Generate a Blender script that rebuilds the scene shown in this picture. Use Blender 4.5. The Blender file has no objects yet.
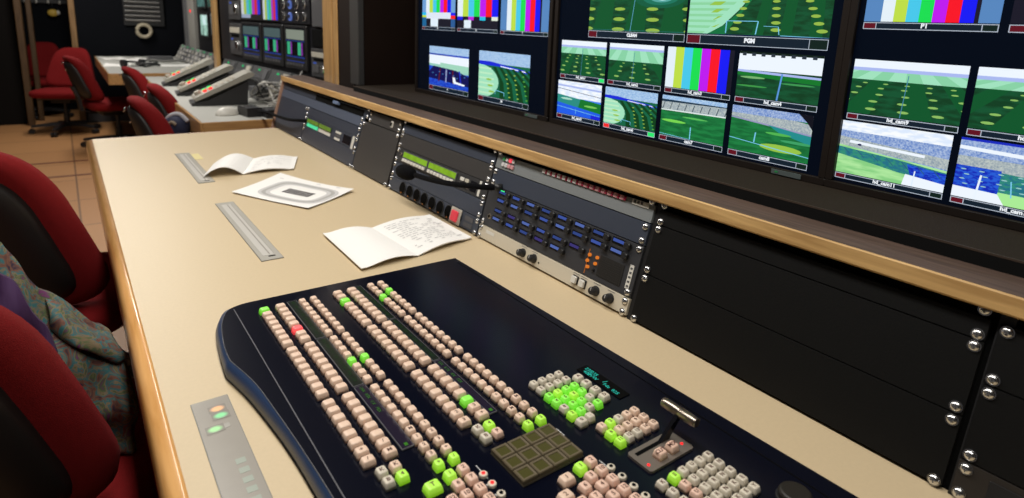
import bpy, math, random
from mathutils import Vector, Matrix
random.seed(7)
scene = bpy.context.scene
COL = scene.collection
D = 0.75                      # desk height
PI = math.pi

# ------------------------------------------------------------------ materials
MATS = {}
def mat(name, col, rough=0.5, metal=0.0, emit=None, estr=0.0, spec=0.5, bump=None, noise=None, coat=0.0):
    """plain principled material; noise=(scale, amount) varies the colour, bump=(scale, strength) adds relief"""
    if name in MATS: return MATS[name]
    m = bpy.data.materials.new(name); m.use_nodes = True
    nt = m.node_tree; b = nt.nodes['Principled BSDF']
    b.inputs['Base Color'].default_value = (*col, 1)
    b.inputs['Roughness'].default_value = rough
    b.inputs['Metallic'].default_value = metal
    b.inputs['Specular IOR Level'].default_value = spec
    if coat: b.inputs['Coat Weight'].default_value = coat; b.inputs['Coat Roughness'].default_value = .08
    if emit:
        b.inputs['Emission Color'].default_value = (*emit, 1)
        b.inputs['Emission Strength'].default_value = estr
    if noise or bump:
        tc = nt.nodes.new('ShaderNodeTexCoord')
    if noise:
        n = nt.nodes.new('ShaderNodeTexNoise'); n.inputs['Scale'].default_value = noise[0]; n.inputs['Detail'].default_value = 6
        mx = nt.nodes.new('ShaderNodeMix'); mx.data_type = 'RGBA'
        a = noise[1]
        mx.inputs[6].default_value = (*[c*(1-a) for c in col], 1); mx.inputs[7].default_value = (*[min(1, c*(1+a)) for c in col], 1)
        nt.links.new(tc.outputs['Object'], n.inputs['Vector']); nt.links.new(n.outputs['Fac'], mx.inputs[0])
        nt.links.new(mx.outputs[2], b.inputs['Base Color'])
    if bump:
        n2 = nt.nodes.new('ShaderNodeTexNoise'); n2.inputs['Scale'].default_value = bump[0]; n2.inputs['Detail'].default_value = 4
        bp = nt.nodes.new('ShaderNodeBump'); bp.inputs['Strength'].default_value = bump[1]; bp.inputs['Distance'].default_value = .002
        nt.links.new(tc.outputs['Object'], n2.inputs['Vector']); nt.links.new(n2.outputs['Fac'], bp.inputs['Height'])
        nt.links.new(bp.outputs['Normal'], b.inputs['Normal'])
    MATS[name] = m
    return m

def wood(name, c1, c2, axis='Y', rough=.35, coat=.3, scale=9):
    m = bpy.data.materials.new(name); m.use_nodes = True; nt = m.node_tree; b = nt.nodes['Principled BSDF']
    tc = nt.nodes.new('ShaderNodeTexCoord'); mp = nt.nodes.new('ShaderNodeMapping')
    sc = {'X': (.6, 9, 9), 'Y': (9, .6, 9), 'Z': (9, 9, .6)}[axis]
    mp.inputs['Scale'].default_value = sc
    n = nt.nodes.new('ShaderNodeTexNoise'); n.inputs['Scale'].default_value = scale; n.inputs['Detail'].default_value = 8; n.inputs['Distortion'].default_value = .6
    r = nt.nodes.new('ShaderNodeValToRGB')
    r.color_ramp.elements[0].position = .36; r.color_ramp.elements[0].color = (*c1, 1)
    r.color_ramp.elements[1].position = .64; r.color_ramp.elements[1].color = (*c2, 1)
    nt.links.new(tc.outputs['Object'], mp.inputs['Vector']); nt.links.new(mp.outputs['Vector'], n.inputs['Vector'])
    nt.links.new(n.outputs['Fac'], r.inputs['Fac']); nt.links.new(r.outputs['Color'], b.inputs['Base Color'])
    b.inputs['Roughness'].default_value = rough; b.inputs['Coat Weight'].default_value = coat; b.inputs['Coat Roughness'].default_value = .12
    MATS[name] = m
    return m

def emis(name, col, s=1.0):
    """a lit patch of a display"""
    if name in MATS: return MATS[name]
    m = bpy.data.materials.new(name); m.use_nodes = True; nt = m.node_tree; b = nt.nodes['Principled BSDF']
    b.inputs['Base Color'].default_value = (.01, .01, .012, 1); b.inputs['Roughness'].default_value = .25; b.inputs['Specular IOR Level'].default_value = .1
    b.inputs['Emission Color'].default_value = (*col, 1); b.inputs['Emission Strength'].default_value = s
    MATS[name] = m
    return m

def emis_noise(name, c1, c2, scale, s=1.0, stretch=(1, 1, 1), lo=.4, hi=.6):
    m = bpy.data.materials.new(name); m.use_nodes = True; nt = m.node_tree; b = nt.nodes['Principled BSDF']
    tc = nt.nodes.new('ShaderNodeTexCoord'); mp = nt.nodes.new('ShaderNodeMapping'); mp.inputs['Scale'].default_value = stretch
    n = nt.nodes.new('ShaderNodeTexNoise'); n.inputs['Scale'].default_value = scale; n.inputs['Detail'].default_value = 3
    r = nt.nodes.new('ShaderNodeValToRGB')
    r.color_ramp.elements[0].position = lo; r.color_ramp.elements[0].color = (*c1, 1)
    r.color_ramp.elements[1].position = hi; r.color_ramp.elements[1].color = (*c2, 1)
    nt.links.new(tc.outputs['Object'], mp.inputs['Vector']); nt.links.new(mp.outputs['Vector'], n.inputs['Vector'])
    nt.links.new(n.outputs['Fac'], r.inputs['Fac']); nt.links.new(r.outputs['Color'], b.inputs['Emission Color'])
    b.inputs['Base Color'].default_value = (.01, .01, .012, 1); b.inputs['Emission Strength'].default_value = s; b.inputs['Roughness'].default_value = .25; b.inputs['Specular IOR Level'].default_value = .1
    MATS[name] = m
    return m

laminate = mat('beige_laminate', (.61, .485, .305), .45, noise=(180, .05), spec=.35)
oak = wood('oak_edge', (.68, .33, .095), (.86, .47, .17), 'Y', .3, .8)
oak_ledge = wood('oak_ledge_nosing', (.50, .29, .105), (.74, .47, .19), 'Y', .55, 0)
oak_post = wood('oak_post', (.42, .24, .09), (.55, .33, .13), 'Z', .4, .2)
ledge_top = wood('dark_ledge_veneer', (.068, .041, .030), (.110, .069, .050), 'Y', .65, 0, 14)
shelf_cloth = mat('dark_felt', (.022, .0155, .0105), .95, bump=(400, .5), noise=(300, .35), spec=.15)
blackgap = mat('black_gap', (.006, .006, .006), .8, spec=.1)
plate_blue = mat('blue_grey_plate', (.046, .055, .078), .36, bump=(300, .08))
plate_grey = mat('warm_grey_plate', (.046, .043, .042), .42, bump=(300, .08))
plate_light = mat('lighter_grey_plate', (.095, .115, .165), .36)
plate_black = mat('black_plate', (.0048, .0048, .0048), .5, bump=(300, .08), spec=.22)
plate_mid = mat('grey_button_strip', (.20, .215, .22), .45)
plate_beige = mat('beige_panel', (.62, .56, .44), .4)
black_plastic = mat('black_plastic', (.012, .012, .013), .45)
black_gloss = mat('black_gloss', (.006, .006, .008), .18)
grey_plastic = mat('grey_plastic', (.09, .09, .095), .45)
white_plastic = mat('white_plastic', (.70, .68, .62), .4)
cream_plastic = mat('cream_plastic', (.50, .47, .39), .45)
chrome = mat('screw_metal', (.70, .70, .70), .22, 1.0)
brass = mat('brushed_metal', (.42, .36, .29), .3, 1.0)
dark_slot = mat('slot_dark', (.003, .003, .003), .8, spec=.05)
mixer_body = mat('mixer_navy_black', (.0022, .0030, .0085), .22, spec=.16)
mixer_edge = mat('mixer_blue_edge', (.020, .045, .11), .38)
seam_grey = mat('seam_grey', (.09, .09, .10), .4)
cap_pink = mat('keycap_pink_beige', (.80, .585, .445), .42)
cap_warm = mat('keycap_warm', (.80, .54, .42), .42)
cap_grey = mat('keycap_grey_white', (.66, .595, .48), .42)
cap_green = mat('keycap_lit_green', (.25, .7, .1), .4, emit=(.22, 1.0, .02), estr=.30)
cap_lime = mat('keycap_lit_lime', (.4, .7, .1), .4, emit=(.42, 1.0, .02), estr=.32)
cap_red = mat('keycap_lit_red', (.8, .15, .15), .4, emit=(1.0, .05, .06), estr=.6)
legend = mat('legend_ink', (.10, .04, .03), .6)
print_white = mat('legend_white', (.55, .55, .55), .6)
led_red = emis('led_red', (1, .02, .02), 1.6)
led_green = emis('led_green', (.05, 1, .25), 1.2)
led_orange = emis('led_orange', (.85, .22, .02), .8)
red_fabric = mat('red_upholstery', (.18, .0065, .0075), .9, bump=(700, .5), noise=(90, .15), spec=.2)
paper = mat('white_paper', (.88, .865, .83), .75, noise=(12, .02))
ink = mat('grey_print', (.60, .59, .58), .8)
ink_dark = mat('dark_print', (.13, .12, .12), .8)
black_wall = mat('dark_wall_paint', (.0050, .0058, .0080), .8, noise=(4, .15), spec=.08)
foam = mat('black_foam', (.004, .004, .005), .95, bump=(900, .8), spec=.1)

# ------------------------------------------------------------------ mesh builder
class MB:
    def __init__(s): s.v = []; s.f = []; s.m = []; s.sm = []; s.mats = []
    def mi(s, m):
        if m not in s.mats: s.mats.append(m)
        return s.mats.index(m)
    def add(s, vs, fs, m, smooth=False, M=None):
        o = len(s.v); k = s.mi(m)
        for p in vs: s.v.append(tuple(M @ Vector(p)) if M is not None else tuple(p))
        for f in fs: s.f.append([i+o for i in f]); s.m.append(k); s.sm.append(smooth)
        return s
    def box(s, x0, x1, y0, y1, z0, z1, m, c=0.0, M=None):
        """box, all edges chamfered by c"""
        if x0 > x1: x0, x1 = x1, x0
        if y0 > y1: y0, y1 = y1, y0
        if z0 > z1: z0, z1 = z1, z0
        if c <= 0:
            vs = [(x, y, z) for z in (z0, z1) for y in (y0, y1) for x in (x0, x1)]
            fs = [(0, 2, 3, 1), (4, 5, 7, 6), (0, 1, 5, 4), (2, 6, 7, 3), (0, 4, 6, 2), (1, 3, 7, 5)]
            return s.add(vs, fs, m, M=M)
        c = min(c, (x1-x0)*.49, (y1-y0)*.49, (z1-z0)*.49)
        def ring(i, z):
            return [(x0+c+i, y0+i, z), (x1-c-i, y0+i, z), (x1-i, y0+c+i, z), (x1-i, y1-c-i, z), (x1-c-i, y1-i, z), (x0+c+i, y1-i, z), (x0+i, y1-c-i, z), (x0+i, y0+c+i, z)]
        return s.loft([ring(c*.6, z0), ring(0, z0+c), ring(0, z1-c), ring(c*.6, z1)], m, M=M)
    def loft(s, rings, m, caps=(True, True), smooth=False, closed=True, M=None):
        n = len(rings[0]); vs = [p for r in rings for p in r]; fs = []
        for i in range(len(rings)-1):
            for j in range(n if closed else n-1):
                a = i*n+j; b = i*n+(j+1) % n
                fs.append((a, b, b+n, a+n))
        s.add(vs, fs, m, smooth, M)
        o = len(s.v)-len(vs); k = s.mi(m)
        if caps[0]: s.f.append([o+j for j in range(n)][::-1]); s.m.append(k); s.sm.append(False)
        if caps[1]: s.f.append([o+(len(rings)-1)*n+j for j in range(n)]); s.m.append(k); s.sm.append(False)
        return s
    def cyl(s, c, r, z0, z1, m, n=20, r2=None, bev=0.0, M=None):
        r2 = r if r2 is None else r2
        ring = lambda rr, z: [(c[0]+rr*math.cos(2*PI*i/n), c[1]+rr*math.sin(2*PI*i/n), z) for i in range(n)]
        R = [ring(r, z0), ring(r2, z1)] if not bev else [ring(r, z0), ring(r2, z1-bev), ring(r2-bev*.4, z1-bev*.3), ring(r2-bev, z1)]
        s.loft(R, m, smooth=False, M=M)
        return s
    def dome(s, c, r, h, m, n=20, k=6, M=None):
        R = []
        for i in range(k+1):
            a = PI/2*i/k; rr = max(r*math.cos(a), r*.02)
            R.append([(c[0]+rr*math.cos(2*PI*j/n), c[1]+rr*math.sin(2*PI*j/n), c[2]+h*math.sin(a)) for j in range(n)])
        return s.loft(R, m, smooth=True, M=M)
    def ellipsoid(s, c, r, m, n=20, k=12, M=None):
        R = []
        for i in range(k+1):
            a = -PI/2 + PI*i/k; q = max(math.cos(a), .02)
            R.append([(c[0]+r[0]*q*math.cos(2*PI*j/n), c[1]+r[1]*q*math.sin(2*PI*j/n), c[2]+r[2]*math.sin(a)) for j in range(n)])
        return s.loft(R, m, smooth=True, M=M)
    def tube(s, pts, r, m, n=10, smooth=True):
        pts = [Vector(p) for p in pts]; R = []
        up = Vector((0, 0, 1))
        for i, p in enumerate(pts):
            t = (pts[min(i+1, len(pts)-1)]-pts[max(i-1, 0)]).normalized()
            a = t.cross(up)
            if a.length < 1e-3: a = t.cross(Vector((1, 0, 0)))
            a.normalize(); b = a.cross(t).normalized()
            rr = r[i] if isinstance(r, (list, tuple)) else r
            R.append([tuple(p+a*rr*math.cos(2*PI*j/n)+b*rr*math.sin(2*PI*j/n)) for j in range(n)])
        return s.loft(R, m, smooth=smooth)
    def prism(s, poly, z0, z1, m, M=None):
        return s.loft([[(x, y, z0) for x, y in poly], [(x, y, z1) for x, y in poly]], m, M=M)
    def quad(s, p, m, M=None): return s.add(p, [list(range(len(p)))], m, M=M)
    def rect(s, x0, x1, y0, y1, z, m): return s.quad([(x0, y0, z), (x1, y0, z), (x1, y1, z), (x0, y1, z)], m)
    def text(s, txt, size, x, y, z, m, rot=0.0, align='CENTER', bold=0.0):
        cu = bpy.data.curves.new('t', 'FONT'); cu.body = txt; cu.size = size; cu.align_x = align; cu.align_y = 'CENTER'; cu.offset = bold; cu.resolution_u = 2
        ob = bpy.data.objects.new('t', cu); COL.objects.link(ob)
        dg = bpy.context.evaluated_depsgraph_get(); me = ob.evaluated_get(dg).to_mesh()
        c, q = math.cos(rot), math.sin(rot)
        s.add([(x+v.co.x*c-v.co.y*q, y+v.co.x*q+v.co.y*c, z) for v in me.vertices], [list(p.vertices) for p in me.polygons], m)
        ob.evaluated_get(dg).to_mesh_clear(); bpy.data.objects.remove(ob); bpy.data.curves.remove(cu)
        return s
    def mesh(s, name):
        me = bpy.data.meshes.new(name); me.from_pydata(s.v, [], s.f)
        for m in s.mats: me.materials.append(m)
        me.polygons.foreach_set('material_index', s.m); me.polygons.foreach_set('use_smooth', s.sm)
        me.validate(); me.update()
        return me
    def build(s, name, parent=None, loc=None, rotz=0.0, bevel=0.0):
        o = bpy.data.objects.new(name, s.mesh(name)); COL.objects.link(o)
        if loc is not None: o.location = loc
        o.rotation_euler[2] = rotz
        if parent is not None: o.parent = parent
        if bevel:
            b = o.modifiers.new('Bevel', 'BEVEL'); b.width = bevel; b.segments = 2; b.limit_method = 'ANGLE'; b.angle_limit = .6
        return o

def tag(o, label=None, cat=None, group=None, kind=None):
    if label: o['label'] = label
    if cat: o['category'] = cat
    if group: o['group'] = group
    if kind: o['kind'] = kind
    return o
def thing(name, label, cat, loc=(0, 0, 0), rotz=0.0, group=None, M=None):
    o = bpy.data.objects.new(name, None); COL.objects.link(o); o.empty_display_size = .05
    if M is not None: o.matrix_world = M
    else: o.location = loc; o.rotation_euler[2] = rotz
    return tag(o, label, cat, group)
def struct(name, mb): return tag(mb.build(name), kind='structure')
def copy_thing(root, loc, rotz, label):
    r = root.copy(); COL.objects.link(r); r.location = loc; r.rotation_euler[2] = rotz; r['label'] = label
    for ch in list(root.children):
        c = ch.copy(); COL.objects.link(c); c.parent = r
        for g in ch.children:
            d = g.copy(); COL.objects.link(d); d.parent = c
    return r
def frame(origin, x, y, z):
    M = Matrix.Identity(4)
    for i in range(3): M[i][0] = x[i]; M[i][1] = y[i]; M[i][2] = z[i]; M[i][3] = origin[i]
    return M

# ------------------------------------------------------------------ the room
floor_m = bpy.data.materials.new('tan_floor_tiles'); floor_m.use_nodes = True
nt = floor_m.node_tree; b = nt.nodes['Principled BSDF']
tc = nt.nodes.new('ShaderNodeTexCoord'); br = nt.nodes.new('ShaderNodeTexBrick')
br.offset = 0; br.inputs['Scale'].default_value = 1; br.inputs['Brick Width'].default_value = .6; br.inputs['Row Height'].default_value = .6
br.inputs['Mortar Size'].default_value = .006
br.inputs['Color1'].default_value = (.44, .215, .085, 1); br.inputs['Color2'].default_value = (.49, .245, .10, 1); br.inputs['Mortar'].default_value = (.20, .10, .045, 1)
nt.links.new(tc.outputs['Object'], br.inputs['Vector']); nt.links.new(br.outputs['Color'], b.inputs['Base Color']); b.inputs['Roughness'].default_value = .45
struct('floor', MB().box(-1.3, 1.75, -1.6, 9.6, -.05, 0, floor_m))
ceil_m = mat('ceiling_panel', (.16, .16, .17), .7)
struct('trim_7', MB().box(-1.2, .46, 6.08, 6.12, 0, .002, mat('floor_strip_brown', (.14, .045, .02), .5)))
struct('trim_8', MB().box(-1.2, .46, 5.54, 5.58, 0, .002, MATS['floor_strip_brown']))
struct('ceiling', MB().box(-1.3, 1.75, -1.6, 9.6, 2.3, 2.35, ceil_m))
wall_l = mat('left_wall_panel', (.07, .07, .08), .6)
struct('wall_left', MB().box(-1.35, -1.3, -1.6, 9.6, 0, 2.3, wall_l))
struct('wall_front', MB().box(-1.3, 1.75, -1.65, -1.6, 0, 2.3, wall_l))
wall_brown = mat('dark_brown_wall', (.010, .0045, .0025), .7, noise=(6, .25), spec=.15)
struct('wall_right', MB().box(1.24, 1.30, -1.6, 3.16, 0, 2.3, wall_brown).box(1.24, 1.75, 3.16, 3.2, 0, 2.3, wall_brown).box(1.70, 1.75, 3.2, 9.6, 0, 2.3, black_wall))
struct('wall_back', MB().box(-1.3, 1.70, 9.35, 9.4, 0, 2.3, black_wall))
wb = MB()
wb.box(.150, 1.70, 8.2, 8.26, 0, 2.3, black_wall)            # wall beside the doorway, behind the third desk
wb.box(-1.3, -.36, 8.3, 8.36, 0, 2.3, mat('dark_door_leaf', (.006, .005, .0045), .7, spec=.1))
struct('wall_end', wb)
struct('trim_1', MB().box(.095, .150, 8.17, 8.29, 0, 2.3, wood('oak_dim', (.20, .11, .04), (.30, .17, .07), 'Z', .5, .1), .006))
dk_post = wood('dark_oak_post', (.06, .03, .010), (.095, .05, .018), 'Z', .5, .1)
struct('trim_2', MB().box(-.36, -.30, 8.17, 8.36, 0, 2.3, dk_post, .006))
struct('trim_3', MB().box(-.275, -.225, 8.5, 8.62, 0, 2.3, dk_post, .006))
# bulkhead posts beside the production desk and beside the second desk
p1 = MB().box(.895, .96, 2.475, 2.58, 0, 2.3, oak_post, .004).box(.915, .96, 2.458, 2.475, 0, 2.3, dk_post).box(.895, .96, 2.415, 2.458, 0, 2.3, oak_post, .004)
struct('trim_4', p1)
struct('wall_partition', MB().box(.900, 1.24, 2.254, 2.415, 0, 2.3, wall_brown).box(.91, 1.24, 2.178, 2.254, 0, 2.3, wall_brown).box(.96, 1.24, 2.415, 2.58, 0, 2.3, wall_brown))
struct('trim_5', MB().box(.985, 1.015, 5.3, 5.42, 0, 2.3, oak_post, .005).box(1.015, 1.7, 5.33, 5.42, 0, 2.3, black_wall))
struct('trim_6', MB().box(.885, .910, 2.174, 2.254, D+.25, 2.3, mat('grey_cable_duct', (.030, .029, .028), .6), .003))
struct('baseboard_back', MB().box(.17, 1.69, 8.18, 8.2, 0, .1, mat('grey_baseboard', (.05, .05, .055), .6)))

# ------------------------------------------------------------------ production desk
desk = thing('control_desk', 'long beige laminate desk with rounded wooden edge under the vision mixer', 'desk', (0, 0, 0))
MB().box(.064, .758, -.45, 2.80, D-.035, D, laminate).build('worktop', desk)
prof = [(.064, D-.045), (.064, D), (.060, D), (.052, D-.0015), (.046, D-.006), (.043, D-.013), (.042, D-.022), (.042, D-.038), (.046, D-.045)]
e = MB(); e.loft([[(x, y, z) for x, z in prof] for y in (-.45, 2.80)], oak, smooth=False)
o = e.build('wooden_edge', desk)
for p in o.data.polygons:
    if len(p.vertices) == 4: p.use_smooth = True
e = MB().box(.064, .740, 2.80, 2.812, D-.04, D-.0005, mat('pale_edge_band', (.62, .46, .36), .5)).build('end_band', desk)
un = mat('dark_desk_carcass', (.02, .018, .017), .7)
for y in (-.40, 1.2, 2.70): MB().box(.45, .745, y, y+.04, 0, D-.036, un).build('leg', desk)
MB().box(.40, .43, -.40, 2.74, .15, D-.036, un).build('modesty_panel', desk)

# ------------------------------------------------------------------ rack console (slanted) : local x = to the right along the desk, y = up the slope, z = out to the operator
SL = math.hypot(.056, .2); DX, DZ = .056/SL, .2/SL
def rackM(yleft, t0=0.0): return frame((.752+DX*t0, yleft, D+DZ*t0), (0, -1, 0), (DX, 0, DZ), (-DZ, 0, DX))
U = .0435
W19 = .4826
con = thing('rack_console', 'sloped console housing that carries the rack panels below the wooden ledge', 'console housing', (.75, 1.2, D))
cs = MB()
prof = [(.762, 0.0), (.819, .2035), (.888, .2035), (.888, -.75), (.762, -.75)]
cs.loft([[(x-.75, y-1.2, z) for x, z in prof] for y in (-.30, 2.845)], blackgap)
cs.build('housing', con)
sp = MB()                                                     # wooden side cheek at the far end
prof = [(.742, 0.0), (.797, .2035), (.888, .2035), (.888, -.75), (.742, -.75)]
sp.loft([[(x-.75, y-1.2, z) for x, z in prof] for y in (2.845, 2.858)], mat('pink_wood_cheek', (.40, .24, .17), .5))
sp.build('side_cheek', con)
for yl, yr in ((.1745, .1600), (.660, .6480), (1.148, 1.136), (1.634, 1.6235)):
    MB().loft([[(x-.75, y-1.2, z) for x, z in ((.7525, 0), (.762, 0), (.8187, .2035), (.8095, .2035))] for y in (yr, yl)], black_plastic).build('rack_rail', con)


def screw_mesh(r=.0058):
    m = MB(); m.cyl((0, 0), r*1.15, 0, .0012, chrome, 18); m.dome((0, 0, .0012), r, .0034, chrome, 18, 5)
    m.box(-r*.5, r*.5, -.0006, .0006, .0036, .0050, grey_plastic); m.box(-.0006, .0006, -r*.5, r*.5, .0036, .0050, grey_plastic)
    return m.mesh('screw')
SCREW = screw_mesh()
def screw(parent, x, y, z=.003, s=1.0):
    o = bpy.data.objects.new('screw', SCREW); COL.objects.link(o); o.parent = parent; o.location = (x, y, z); o.scale = (s, s, s); o.rotation_euler[2] = random.random()*3
def panel(name, label, cat, yleft, t0, h, m, w=W19, screws='4', group=None, slope=False):
    """one rack panel: thing > plate + its screws"""
    t = thing(name, label, cat, M=rackM(yleft, t0), group=group)
    MB().box(0, w, .0006 if t0 else .0045, h-.0006, -.004, .003, m, .0008).build('plate', t)
    ys = [.0058, max(.0078, .2085-t0)] if h < U*.75 and t0 > .172 else [.2085-t0] if h < U*.8 and t0 > .15 else [.0078] if h < U*.75 else [.0078, h-.0078]
    if 'B' in screws: ys = [.0078]
    if 'T' in screws: ys = [h-.0078]
    for x in (.008, w-.008):
        if 'L' in screws and x > .1: continue
        if 'R' in screws and x < .1: continue
        for y in ys: screw(t, x, y)
    return t

# bay 4 (large black plates) and bay 5 (at the right edge of the picture)
Y5, Y4, Y3, Y2 = .1725, .6505, 1.1365, 1.6270
W4, W3, W2 = .470, .4745, .4850
panel('blank_panel', 'narrow black blank strip above the two large black blank plates', 'rack panel', Y4, 4*U, .0262, plate_black, W4)
panel('blank_panel', 'upper large black blank plate right of the key panel', 'rack panel', Y4, 2*U, 2*U, plate_black, W4)
panel('blank_panel', 'lower large black blank plate next to the beige desk strip', 'rack panel', Y4, 0, 2*U, plate_black, W4)
panel('blank_panel', 'black blank plate at the right picture edge, topmost one in the end bay', 'rack panel', Y5, 3*U, U+.0262, plate_black)
panel('blank_panel', 'black blank plate at the right picture edge, middle one in the end bay', 'rack panel', Y5, U, 2*U, plate_black)
t = panel('socket_panel', 'dark brown panel with a small recess at the lower right picture corner', 'rack panel', Y5, 0, U, mat('brown_black_plate', (.022, .018, .015), .45))
MB().box(.03, .35, .006, .036, .003, .0045, black_plastic, .001).build('recess_frame', t)

# bay 3 : button strip, blank, key panel, beige panel
t = panel('button_strip', 'grey button strip with a row of red and white keys under the ledge', 'control panel', Y3, .1710, .0330, plate_mid, W3)
BASEKEY = {}
def key(parent, name, x, y, w, h, m, z=.003, d=.004, lab=None):
    o = MB().box(x-w/2, x+w/2, y-h/2, y+h/2, z, z+d, m, .0012).build(name, parent)
    if lab: o['label'] = lab
    return o
pinkw = mat('pink_key', (.62, .30, .32), .4); whitek = mat('white_key', (.62, .60, .60), .4); crimson = mat('crimson_key', (.42, .03, .08), .4)
for i in range(4):
    key(t, 'key', .030+i*.0118, .0260, .0095, .009, [mat('dull_green_key', (.05, .30, .10), .4), whitek, mat('lit_red_key', (.8, .08, .1), .4, emit=(1, .06, .1), estr=.7), whitek][i])
    key(t, 'key', .030+i*.0118, .0125, .0095, .009, [whitek, whitek, pinkw, pinkw][i])
for i in range(15):
    x = .175+i*.0161
    MB().box(x-.0066, x+.0036, .0235, .0325, .003, .0065, whitek if i < 7 else pinkw, .001).box(x+.0036, x+.0082, .0235, .0325, .003, .0065, crimson, .001).build('key', t)
MB().box(.423, .463, .0225, .0325, .003, .0045, white_plastic, .0008).box(.428, .433, .026, .0315, .0045, .0052, grey_plastic).box(.436, .441, .026, .0315, .0045, .0052, grey_plastic).box(.444, .449, .026, .0315, .0045, .0052, grey_plastic).build('label_strip', t)
panel('blank_panel', 'blue-grey blank plate between the red key strip and the intercom keys', 'rack panel', Y3, .1300, .0405, plate_blue, W3)
t = panel('talkback_panel', 'dark talkback panel with four rows of blue display keys', 'intercom panel', Y3, .0355, .0942, mat('intercom_face', (.040, .041, .046), .4), W3)
blue_disp = [emis('blue_disp_a', (.035, .075, .30), .7), emis('blue_disp_b', (.05, .10, .42), .8), emis('blue_disp_c', (.09, .15, .45), .85), emis('blue_disp_v', (.06, .045, .26), .6)]
rowy = (.1215, .1030, .0790, .0600)
for r, ty in enumerate(rowy):
    for i in range(8):
        x = .0600+i*.0517 - (.0, .002, .0, -.002)[r]*0
        if r == 3 and i > 4: continue
        if r == 2 and i > 5: continue
        y = ty-.0355
        k = MB().box(x-.019, x+.012, y-.0055, y+.0055, .003, .005, black_gloss, .0006)
        k.rect(x-.0165, x+.0095, y-.0026, y+.0030, .0052, blue_disp[(i*3+r*2) % 4 if r > 1 else (i+r) % 3])
        if r == 0 and i == 0: k.rect(x-.014, x+.002, y+.0032, y+.005, .0053, led_green)
        ko = k.build('key_display', t)
        kk = MB(); kk.box(x+.014, x+.028, y-.0065, y+.0045, .003, .012, black_plastic, .002); kk.build('key_lever', ko)
MB().cyl((.028, .0235), .006, .003, .005, brass, 18, bev=.001).cyl((.028, .0235), .003, .005, .0054, dark_slot, 12).build('jack_socket', t)
st = MB().box(.3552, .3566, .004, .052, .003, .0036, mat('orange_stripe', (.55, .17, .02), .5))
st.build('orange_bar', t)
for i, (yy, tt) in enumerate([(.7768, .0767), (.7568, .0776), (.7790, .0650), (.7580, .0655), (.7745, .0540), (.7595, .0532)]):
    MB().cyl((Y3-yy, tt-.0355), .0032, .003, .0075, black_plastic if i == 5 else led_orange, 14, bev=.001).build('lamp_button', t)
gr = MB().box(.386, .446, .0105, .0500, .003, .0042, mat('grille_black', (.010, .009, .008), .6), .004)
for j in range(9): gr.box(.391, .441, .0130+j*.0038, .0144+j*.0038, .0042, .0046, mat('grille_bar', (.012, .011, .010), .6))
gr.build('speaker_grille', t)
lb = MB().box(.4575, .4665, .0130, .0560, .003, .0038, white_plastic)
for j in range(5): lb.box(.4595, .4645, .016+j*.008, .0195+j*.008, .0038, .0041, grey_plastic)
lb.build('label_strip', t)
t = panel('monitor_control_panel', 'beige panel with black knobs and two white push buttons at the desk', 'control panel', Y3, 0, .0352, plate_beige, W3)
MB().box(.0305, .062, .0205, .0275, .003, .0035, white_plastic).build('label_strip', t)
def knob(par, x, y, r=.0085):
    k = MB(); k.cyl((x, y), r*1.12, .003, .006, black_plastic, 22, bev=.001); k.cyl((x, y), r, .006, .018, black_plastic, 16, r2=r*.86, bev=.002)
    k.box(x-.0006, x+.0006, y, y+r*.8, .0180, .0184, print_white)
    return k.build('knob', par)
for x in (.1735, .2115): knob(t, x, .0190)
for x in (.396, .4325): knob(t, x, .0190)
MB().cyl((.2285, .0155), .0017, .003, .0045, dark_slot, 10).build('pin_hole', t)
for x in (.3395, .3612):
    MB().box(x-.0085, x+.0085, .0115, .0285, .003, .0045, black_plastic, .001).box(x-.0065, x+.0065, .0135, .0270, .0045, .0105, white_plastic, .0015).build('push_button', t)
for i, x in enumerate((.173, .211, .34, .361, .396, .4325)): MB().rect(x-.010, x+.008, .0312, .0322, .0032, ink_dark).build('printed_legend', t)

# bay 2
panel('blank_panel', 'dark blue-grey blank strip touching the ledge above the wide green displays', 'rack panel', Y2, 4*U, .0262, plate_blue, W2)
panel('blank_panel', 'warm grey blank plate above the wide panel with two green displays', 'rack panel', Y2, 3*U, U, plate_grey, W2)
lcd_green = emis_noise('lcd_yellow_green', (.20, .38, .01), (.24, .46, .02), 60, .95)
lcd_dim = emis_noise('lcd_olive', (.13, .22, .02), (.16, .27, .03), 60, .8)
lcd_mint = emis_noise('lcd_mint', (.08, .75, .34), (.12, .85, .42), 60, .9)
def lcd_panel(label, yleft, t0, w, x0, far=False):
    t = panel('display_panel', label, 'control panel', yleft, t0, U, plate_blue if far else mat('lcd_face', (.035, .035, .037), .4), w)
    for i in range(2):
        xa = x0+i*.152*(.9 if far else 1); xb = xa+.142*(.9 if far else 1)
        f = MB().box(xa-.003, xb+.003, .0065 if not far else .0185, .038, .003, .006, black_plastic if far else grey_plastic, .001)
        f.build('bezel', t)
        l = MB(); l.rect(xa, xb, .0210, .0360, .0062, lcd_dim if far else lcd_green)
        l.build('lcd_screen', t)
        k = MB()
        if far: k.rect(xa, xb, .0050, .0185, .0035, lcd_mint if i == 0 else white_plastic)
        else:
            for j in range(8): k.box(xa+.003+j*.0173, xa+.0165+j*.0173, .0085, .0170, .006, .0095, white_plastic, .001)
        k.build('key_row', t)
    return t
t = lcd_panel('long rack panel with two bright green displays behind the nearer microphone', Y2, 2*U, W2, .049)
MB().cyl((.030, .026), .005, .003, .006, brass, 14, bev=.001).build('jack_socket', t)
k = MB()
for i in range(2):
    for j in range(2): k.box(.365+i*.022, .382+i*.022, .010+j*.014, .019+j*.014, .003, .006, [cream_plastic, white_plastic][(i+j) % 2], .001)
k.build('key_cluster', t)
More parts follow.
